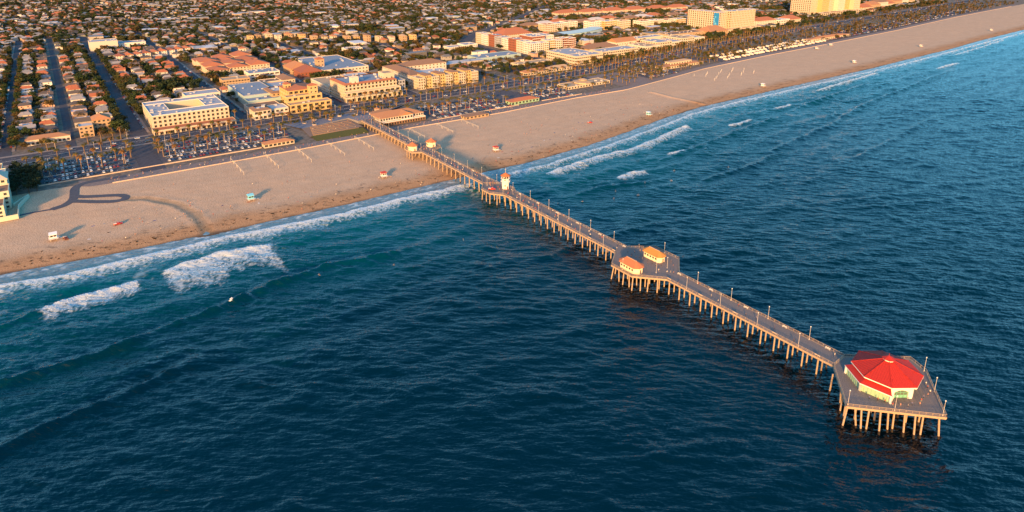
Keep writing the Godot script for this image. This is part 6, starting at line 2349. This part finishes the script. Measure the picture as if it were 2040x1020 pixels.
func campers() -> void:
	var proto := thing("camper_van", "", "camper van")
	var b := MB.new()
	b.box(Vector3(-1.2, 0.5, -3.4), Vector3(1.2, 3.0, 2.2))
	b.box(Vector3(-1.15, 0.5, 2.2), Vector3(1.15, 1.3, 3.9))
	b.quad(Vector3(-1.15, 1.3, 3.4), Vector3(1.15, 1.3, 3.4), Vector3(1.15, 2.4, 2.2), Vector3(-1.15, 2.4, 2.2))
	part("body", b.mesh(), paint(0.74, 0.70, 0.64, 0.5), proto)
	b = MB.new()
	for s in [-1.0, 1.0]:
		b.box(Vector3(s * 1.2 - 0.03, 1.6, -2.4), Vector3(s * 1.2 + 0.03, 2.3, -0.8))
		b.box(Vector3(s * 1.2 - 0.03, 1.6, 0.2), Vector3(s * 1.2 + 0.03, 2.3, 1.4))
	part("window", b.mesh(), glass(), proto)
	b = MB.new()
	b.box(Vector3(-0.4, 3.0, -1.5), Vector3(0.4, 3.3, -0.6))
	part("roof_vent", b.mesh(), paint(0.5, 0.5, 0.5), proto)
	for x in [-1.05, 1.05]:
		for z in [-2.2, 2.8]:
			b = MB.new()
			b.tube(Vector3(-0.14, 0, 0), Vector3(0.14, 0, 0), 0.44, 0.44, 10)
			part("wheel", b.mesh(), paint(0.015, 0.015, 0.015, 0.9), proto, Vector3(x, 0.44, z))
	var k := 0
	for r in 3:
		var x := 652.0
		var m := 0
		while x < 1000.0:
			x += rng.randf_range(5.5, 19.0)
			m += 1
			var o: Node3D = proto if k == 0 else proto.duplicate()
			if k:
				o.name = numbered("camper_van")
				add_child(o)
			var z := tab(SANDBACK, x) - 22.0 - r * 15.0
			o.position = Vector3(x, ground_y(x, z) + 0.07, z)
			o.rotation.y = 0.1 + (PI if rng.randf() < 0.5 else 0.0)
			tag(o, "white camper van in %s row of the camping lot, %s from the cafe end" % [["the seaward", "the middle", "the landward"][r], nth(m)], "camper van", "camper vans in the beach lot")
			k += 1

# ---------- people ----------
func body_mesh(bones: Array, cell: float, cut: Callable) -> ArrayMesh:
	# smooth union of tapered capsules, meshed as surface nets; surfaces: skin, shirt, trousers
	var lo := Vector3(-0.62, -0.06, -0.62)
	var nx := int(1.24 / cell)
	var ny := int(1.92 / cell)
	var nz := nx
	var f := PackedFloat32Array()
	f.resize((nx + 1) * (ny + 1) * (nz + 1))
	f.fill(1.0)
	for bn in bones:
		var a: Vector3 = bn[0]
		var c: Vector3 = bn[1]
		var ra: float = bn[2]
		var rc: float = bn[3]
		var m := maxf(ra, rc) + cell * 2.0
		var p0 := ((a.min(c) - Vector3.ONE * m - lo) / cell).floor()
		var p1 := ((a.max(c) + Vector3.ONE * m - lo) / cell).ceil()
		for i in range(maxi(0, int(p0.x)), mini(nx, int(p1.x)) + 1):
			for j in range(maxi(0, int(p0.y)), mini(ny, int(p1.y)) + 1):
				for k in range(maxi(0, int(p0.z)), mini(nz, int(p1.z)) + 1):
					var p := lo + Vector3(i, j, k) * cell
					var t := clampf((p - a).dot(c - a) / maxf((c - a).length_squared(), 1e-6), 0.0, 1.0)
					var d := p.distance_to(a.lerp(c, t)) - lerpf(ra, rc, t)
					var at := (i * (ny + 1) + j) * (nz + 1) + k
					var h := clampf(0.5 + 0.5 * (f[at] - d) / 0.03, 0.0, 1.0)
					f[at] = lerpf(f[at], d, h) - 0.03 * h * (1.0 - h)
	var sy := nz + 1
	var sx := (ny + 1) * (nz + 1)
	var vert := {}
	var corner := [0, 1, sy, sy + 1, sx, sx + 1, sx + sy, sx + sy + 1]
	for i in nx:
		for j in ny:
			for k in nz:
				var at := i * sx + j * sy + k
				var inside := 0
				for q in corner:
					if f[at + q] < 0.0:
						inside += 1
				if inside == 0 or inside == 8:
					continue
				var sum := Vector3.ZERO
				var cnt := 0
				for e in [[0, 4], [1, 5], [2, 6], [3, 7], [0, 2], [1, 3], [4, 6], [5, 7], [0, 1], [2, 3], [4, 5], [6, 7]]:
					var va := f[at + corner[e[0]]]
					var vb := f[at + corner[e[1]]]
					if (va < 0.0) != (vb < 0.0):
						var ca := Vector3(e[0] >> 2 & 1, e[0] >> 1 & 1, e[0] & 1)
						var cb := Vector3(e[1] >> 2 & 1, e[1] >> 1 & 1, e[1] & 1)
						sum += ca.lerp(cb, va / (va - vb))
						cnt += 1
				vert[at] = lo + (Vector3(i, j, k) + sum / cnt) * cell
	var bs := [MB.new(), MB.new(), MB.new()]
	for i in range(1, nx):
		for j in range(1, ny):
			for k in range(1, nz):
				var at := i * sx + j * sy + k
				for ax in 3:
					var st: int = [sx, sy, 1][ax]
					var va := f[at]
					var vb := f[at + st]
					if (va < 0.0) == (vb < 0.0):
						continue
					var u: int = [sy, 1, sx][ax]
					var w: int = [1, sx, sy][ax]
					var q := [vert.get(at - u - w), vert.get(at - w), vert.get(at), vert.get(at - u)]
					if q.has(null):
						continue
					var mid: Vector3 = (q[0] + q[2]) * 0.5
					var b: MB = bs[cut.call(mid)]
					if va < 0.0:
						b.quad(q[0], q[1], q[2], q[3])
					else:
						b.quad(q[0], q[3], q[2], q[1])
	var m := ArrayMesh.new()
	for b in bs:
		if b.v.size():
			b.mesh(paint(0.5, 0.5, 0.5), m)
	return m

func make_people() -> void:
	var P := func(x: float, y: float, z: float) -> Vector3: return Vector3(x, y, z)
	var head := [[P.call(0, 1.46, 0.0), P.call(0, 1.55, 0.01), 0.06, 0.06], [P.call(0, 1.62, 0.015), P.call(0, 1.69, 0.0), 0.092, 0.098], [P.call(0, 1.64, 0.10), P.call(0, 1.61, 0.115), 0.018, 0.022]]
	var torso := [[P.call(0, 0.93, 0), P.call(0, 1.18, 0), 0.145, 0.13], [P.call(-0.07, 1.18, 0), P.call(-0.1, 1.38, 0), 0.115, 0.10], [P.call(0.07, 1.18, 0), P.call(0.1, 1.38, 0), 0.115, 0.10], [P.call(-0.17, 1.41, 0), P.call(0.17, 1.41, 0), 0.065, 0.065]]
	var stand := head + torso + [[P.call(-0.09, 0.9, 0), P.call(-0.1, 0.48, 0.01), 0.095, 0.06], [P.call(-0.1, 0.48, 0.01), P.call(-0.1, 0.06, -0.02), 0.06, 0.042], [P.call(-0.1, 0.035, -0.04), P.call(-0.11, 0.03, 0.14), 0.045, 0.035], [P.call(0.09, 0.9, 0), P.call(0.1, 0.48, 0.01), 0.095, 0.06], [P.call(0.1, 0.48, 0.01), P.call(0.1, 0.06, -0.02), 0.06, 0.042], [P.call(0.1, 0.035, -0.04), P.call(0.11, 0.03, 0.14), 0.045, 0.035], [P.call(-0.2, 1.39, 0), P.call(-0.25, 1.1, -0.02), 0.055, 0.045], [P.call(-0.25, 1.1, -0.02), P.call(-0.25, 0.84, 0.08), 0.043, 0.032], [P.call(-0.25, 0.82, 0.09), P.call(-0.24, 0.72, 0.11), 0.035, 0.022], [P.call(0.2, 1.39, 0), P.call(0.25, 1.1, -0.02), 0.055, 0.045], [P.call(0.25, 1.1, -0.02), P.call(0.25, 0.84, 0.08), 0.043, 0.032], [P.call(0.25, 0.82, 0.09), P.call(0.24, 0.72, 0.11), 0.035, 0.022]]
	var walk := head + torso + [[P.call(-0.09, 0.9, 0), P.call(-0.1, 0.5, 0.18), 0.095, 0.06], [P.call(-0.1, 0.5, 0.18), P.call(-0.1, 0.07, 0.26), 0.06, 0.042], [P.call(-0.1, 0.04, 0.24), P.call(-0.1, 0.04, 0.42), 0.045, 0.035], [P.call(0.09, 0.9, 0), P.call(0.1, 0.48, -0.08), 0.095, 0.06], [P.call(0.1, 0.48, -0.08), P.call(0.1, 0.12, -0.34), 0.06, 0.042], [P.call(0.1, 0.07, -0.36), P.call(0.1, 0.03, -0.2), 0.045, 0.035], [P.call(-0.2, 1.39, 0), P.call(-0.25, 1.12, -0.14), 0.055, 0.045], [P.call(-0.25, 1.12, -0.14), P.call(-0.25, 0.87, -0.08), 0.043, 0.032], [P.call(-0.25, 0.85, -0.07), P.call(-0.24, 0.76, -0.04), 0.035, 0.022], [P.call(0.2, 1.39, 0), P.call(0.25, 1.12, 0.12), 0.055, 0.045], [P.call(0.25, 1.12, 0.12), P.call(0.24, 0.93, 0.28), 0.043, 0.032], [P.call(0.24, 0.92, 0.3), P.call(0.23, 0.9, 0.4), 0.035, 0.022]]
	var low := []
	for bn in head + torso:
		low.append([bn[0] - Vector3(0, 0.8, 0), bn[1] - Vector3(0, 0.8, 0), bn[2], bn[3]])
	var sit := low + [[P.call(-0.09, 0.12, 0), P.call(-0.13, 0.4, 0.36), 0.09, 0.06], [P.call(-0.13, 0.4, 0.36), P.call(-0.13, 0.06, 0.52), 0.06, 0.042], [P.call(-0.13, 0.04, 0.5), P.call(-0.13, 0.04, 0.6), 0.042, 0.035], [P.call(0.09, 0.12, 0), P.call(0.13, 0.4, 0.36), 0.09, 0.06], [P.call(0.13, 0.4, 0.36), P.call(0.13, 0.06, 0.52), 0.06, 0.042], [P.call(0.13, 0.04, 0.5), P.call(0.13, 0.04, 0.6), 0.042, 0.035], [P.call(-0.2, 0.59, 0), P.call(-0.26, 0.4, 0.16), 0.055, 0.045], [P.call(-0.26, 0.4, 0.16), P.call(-0.12, 0.42, 0.34), 0.043, 0.03], [P.call(0.2, 0.59, 0), P.call(0.26, 0.4, 0.16), 0.055, 0.045], [P.call(0.26, 0.4, 0.16), P.call(0.12, 0.42, 0.34), 0.043, 0.03]]
	var cut_up := func(p: Vector3) -> int: return 0 if p.y > 1.45 or (absf(p.x) > 0.205 and p.y < 1.15) or p.y < 0.09 else 1 if p.y > 0.93 else 2
	var cut_sit := func(p: Vector3) -> int: return 0 if p.y > 0.65 or (p.y < 0.3 and p.z > 0.44) else 1 if p.y > 0.16 and p.z < 0.24 else 2
	var forms := [body_mesh(stand, 0.045, cut_up), body_mesh(walk, 0.045, cut_up), body_mesh(sit, 0.045, cut_sit)]
	var skins := [paint(0.42, 0.24, 0.15), paint(0.26, 0.14, 0.08), paint(0.5, 0.31, 0.22)]
	var tops := [[0.7, 0.68, 0.64, "white"], [0.04, 0.045, 0.06, "black"], [0.4, 0.05, 0.04, "red"], [0.06, 0.10, 0.26, "blue"], [0.3, 0.28, 0.26, "grey"], [0.5, 0.22, 0.16, "coral"], [0.08, 0.05, 0.12, "dark purple"]]
	var legs := [paint(0.03, 0.035, 0.06), paint(0.14, 0.12, 0.10), paint(0.02, 0.02, 0.02), paint(0.3, 0.26, 0.2)]
	var hair := [paint(0.02, 0.015, 0.01), paint(0.08, 0.045, 0.02), paint(0.2, 0.13, 0.06)]
	var hb := MB.new()
	for i in 8:
		for j in 3:
			var a0 := TAU * i / 8
			var a1 := TAU * (i + 1) / 8
			var e0 := -0.2 + j * 0.58
			var e1 := minf(-0.2 + (j + 1) * 0.58, PI / 2)
			var q := func(a: float, e: float) -> Vector3: return Vector3(cos(a) * cos(e) * 0.108, 1.69 + sin(e) * 0.115, sin(a) * cos(e) * 0.112 - 0.022)
			hb.quad(q.call(a1, e0), q.call(a0, e0), q.call(a0, e1), q.call(a1, e1))
	var hairm := hb.mesh()
	var people := []
	# on the pier, counted from the tip
	for k in 120:
		var z := 225.0 - 505.0 * pow(k / 119.0, 0.72) + rng.randf_range(-3, 3)
		people.append([rng.randf_range(-4.0, 4.0), DECK + 0.012, z, "on the pier deck, %s from the tip" % nth(k + 1), 1 if rng.randf() < 0.6 else 0])
	for k in 16:
		var a := PI * 0.15 + k * 0.17
		people.append([2.2 + cos(a) * rng.randf_range(15.5, 17.5), DECK + 0.016, 247.5 + sin(a) * rng.randf_range(14.5, 16.0), "beside the red-roofed restaurant, %s round it" % nth(k + 1), k % 2])
	for k in 14:
		people.append([rng.randf_range(-2, 4) + (9 if k % 3 == 0 else 0), DECK + 0.016, rng.randf_range(98, 134), "on the middle platform of the pier, %s person there" % nth(k + 1), k % 2])
	for k in 44:
		var x := rng.randf_range(-58, -12)
		var z := rng.randf_range(-294, -271)
		var st := clampi(int((-270.8 - z) / 4.4), 0, 5)
		people.append([x, 6.62 + st * 0.42, -272.0 - st * 4.4, "on the steps beside the pier foot, %s person" % nth(k + 1), 2])
	for k in 24:
		people.append([rng.randf_range(-8, 24), DECK - 0.04, rng.randf_range(-297, -284), "on the plaza at the pier foot, %s person" % nth(k + 1), k % 2])
	for k in 92:
		var x := rng.randf_range(-260, 330) if k < 70 else rng.randf_range(330, 900)
		var d := rng.randf_range(6, 40) if k % 3 else rng.randf_range(40, 110)
		var z := tab(SHORE, x) - d
		people.append([x, sand_y(x, z) - 0.02, z, "on the sand, %s beachgoer counted there" % nth(k + 1), 2 if k % 3 == 0 else k % 2])
	var n := 0
	for p in people:
		if n >= 288:
			break
		var c := rng.randi() % tops.size()
		var o := MeshInstance3D.new()
		o.mesh = forms[p[4]]
		o.name = numbered("person")
		add_child(o)
		o.position = Vector3(p[0], p[1], p[2])
		o.rotation.y = rng.randf() * TAU
		o.scale = Vector3.ONE * rng.randf_range(0.94, 1.08)
		o.set_surface_override_material(0, skins[rng.randi() % 3])
		o.set_surface_override_material(1, paint(tops[c][0], tops[c][1], tops[c][2], 0.9))
		o.set_surface_override_material(2, legs[rng.randi() % 4])
		part("hair", hairm, hair[rng.randi() % 3], o, Vector3(0, -0.8 if p[4] == 2 else 0.0, 0))
		tag(o, "person in %s top %s %s" % [tops[c][3], ["standing", "walking", "sitting"][p[4]], p[3]], "person", "people at the seaside")
		n += 1
	# the crowd that is too small and thick to tell apart
	var crowd := Node3D.new()
	crowd.name = "far_crowd"
	add_child(crowd)
	crowd.set_meta("kind", "stuff")
	tag(crowd, "tiny strollers crowding the plaza, the promenade and the upper beach", "crowd")
	for v in 6:
		var m: ArrayMesh = forms[v % 2].duplicate()
		m.surface_set_material(0, skins[v % 3])
		m.surface_set_material(1, paint(tops[v][0], tops[v][1], tops[v][2], 0.9))
		m.surface_set_material(2, legs[v % 4])
		var mm := multi(m, null, 80, false)
		for i in 80:
			var x := rng.randf_range(-240, 330)
			var z := tab(SANDBACK, x) - rng.randf_range(1.5, 13.0)
			var y := ground_y(x, z) + 0.06
			if i % 4 == 0:
				z = tab(SHORE, x) - rng.randf_range(3.0, 90.0)
				y = sand_y(x, z)
			elif i % 4 == 1:
				x = rng.randf_range(-4.2, 4.2)
				z = rng.randf_range(-278, 40)
				y = DECK + 0.012
			mm.set_instance_transform(i, Transform3D(Basis(Vector3.UP, i * 1.9), Vector3(x, y, z)))
		stuff_part("strollers", mm, crowd)
	# surfers waiting beyond the break
	var board := MB.new()
	var outline := PackedVector2Array()
	for i in 14:
		var a := TAU * i / 14.0
		outline.append(Vector2(cos(a) * 0.27 * (1.0 - 0.25 * maxf(sin(a), 0.0)), sin(a) * 1.1))
	board.prism(outline, -0.05, 0.04)
	var boardm := board.mesh()
	for k in 12:
		var x: float = [30, 52, 71, 88, 96, 118, 140, 165, -60, -110, -150, 205][k] + rng.randf_range(-4, 4)
		var z: float = [-2, 6, 14, 3, 20, 10, 18, -2, 8, 14, 4, 22][k] + rng.randf_range(-3, 3)
		var zs := tab(SHORE, x)
		var y := sea_at(x, z, zs, swell_at(x)).x
		var turn := rng.randf() * TAU
		one("surfboard", boardm, paint(0.34, 0.32, 0.28, 0.4), "pale surfboard floating offshore under a surfer, %s along the coast" % nth(k + 1), "surfboard", Vector3(x, y + 0.06, z), turn, "surfboards on the water")
		var o := MeshInstance3D.new()
		o.mesh = forms[2]
		o.name = numbered("person")
		add_child(o)
		o.position = Vector3(x, y + 0.08, z)
		o.rotation.y = turn
		o.set_surface_override_material(0, skins[k % 3])
		o.set_surface_override_material(1, paint(0.02, 0.02, 0.025))
		o.set_surface_override_material(2, paint(0.02, 0.02, 0.025))
		part("hair", hairm, hair[k % 3], o, Vector3(0, -0.8, 0))
		tag(o, "surfer in a dark wetsuit sitting on a floating board, %s along the coast" % nth(k + 1), "person", "surfers on the water")
	# beach towels and shades
	for k in 40:
		var x := rng.randf_range(-270, 300)
		var z := tab(SHORE, x) - rng.randf_range(18, 60)
		var b := MB.new()
		for i in 8:
			var u0 := i / 8.0 - 0.5
			var u1 := (i + 1) / 8.0 - 0.5
			b.quad(Vector3(-0.5, 0.04 + 0.02 * sin(i * 2.1), u1 * 2), Vector3(0.5, 0.05 + 0.02 * sin(i * 1.3), u1 * 2), Vector3(0.5, 0.05 + 0.02 * sin(i * 1.3 - 1.3), u0 * 2), Vector3(-0.5, 0.04 + 0.02 * sin(i * 2.1 - 2.1), u0 * 2))
		var c: Array = tops[k % 7]
		one("beach_towel", b.mesh(), paint(c[0], c[1], c[2]), "%s beach towel spread on the sand, %s from the cliff end" % [c[3], nth(k + 1)], "towel", Vector3(x, sand_y(x, z) + 0.03, z), rng.randf() * TAU, "towels on the beach")
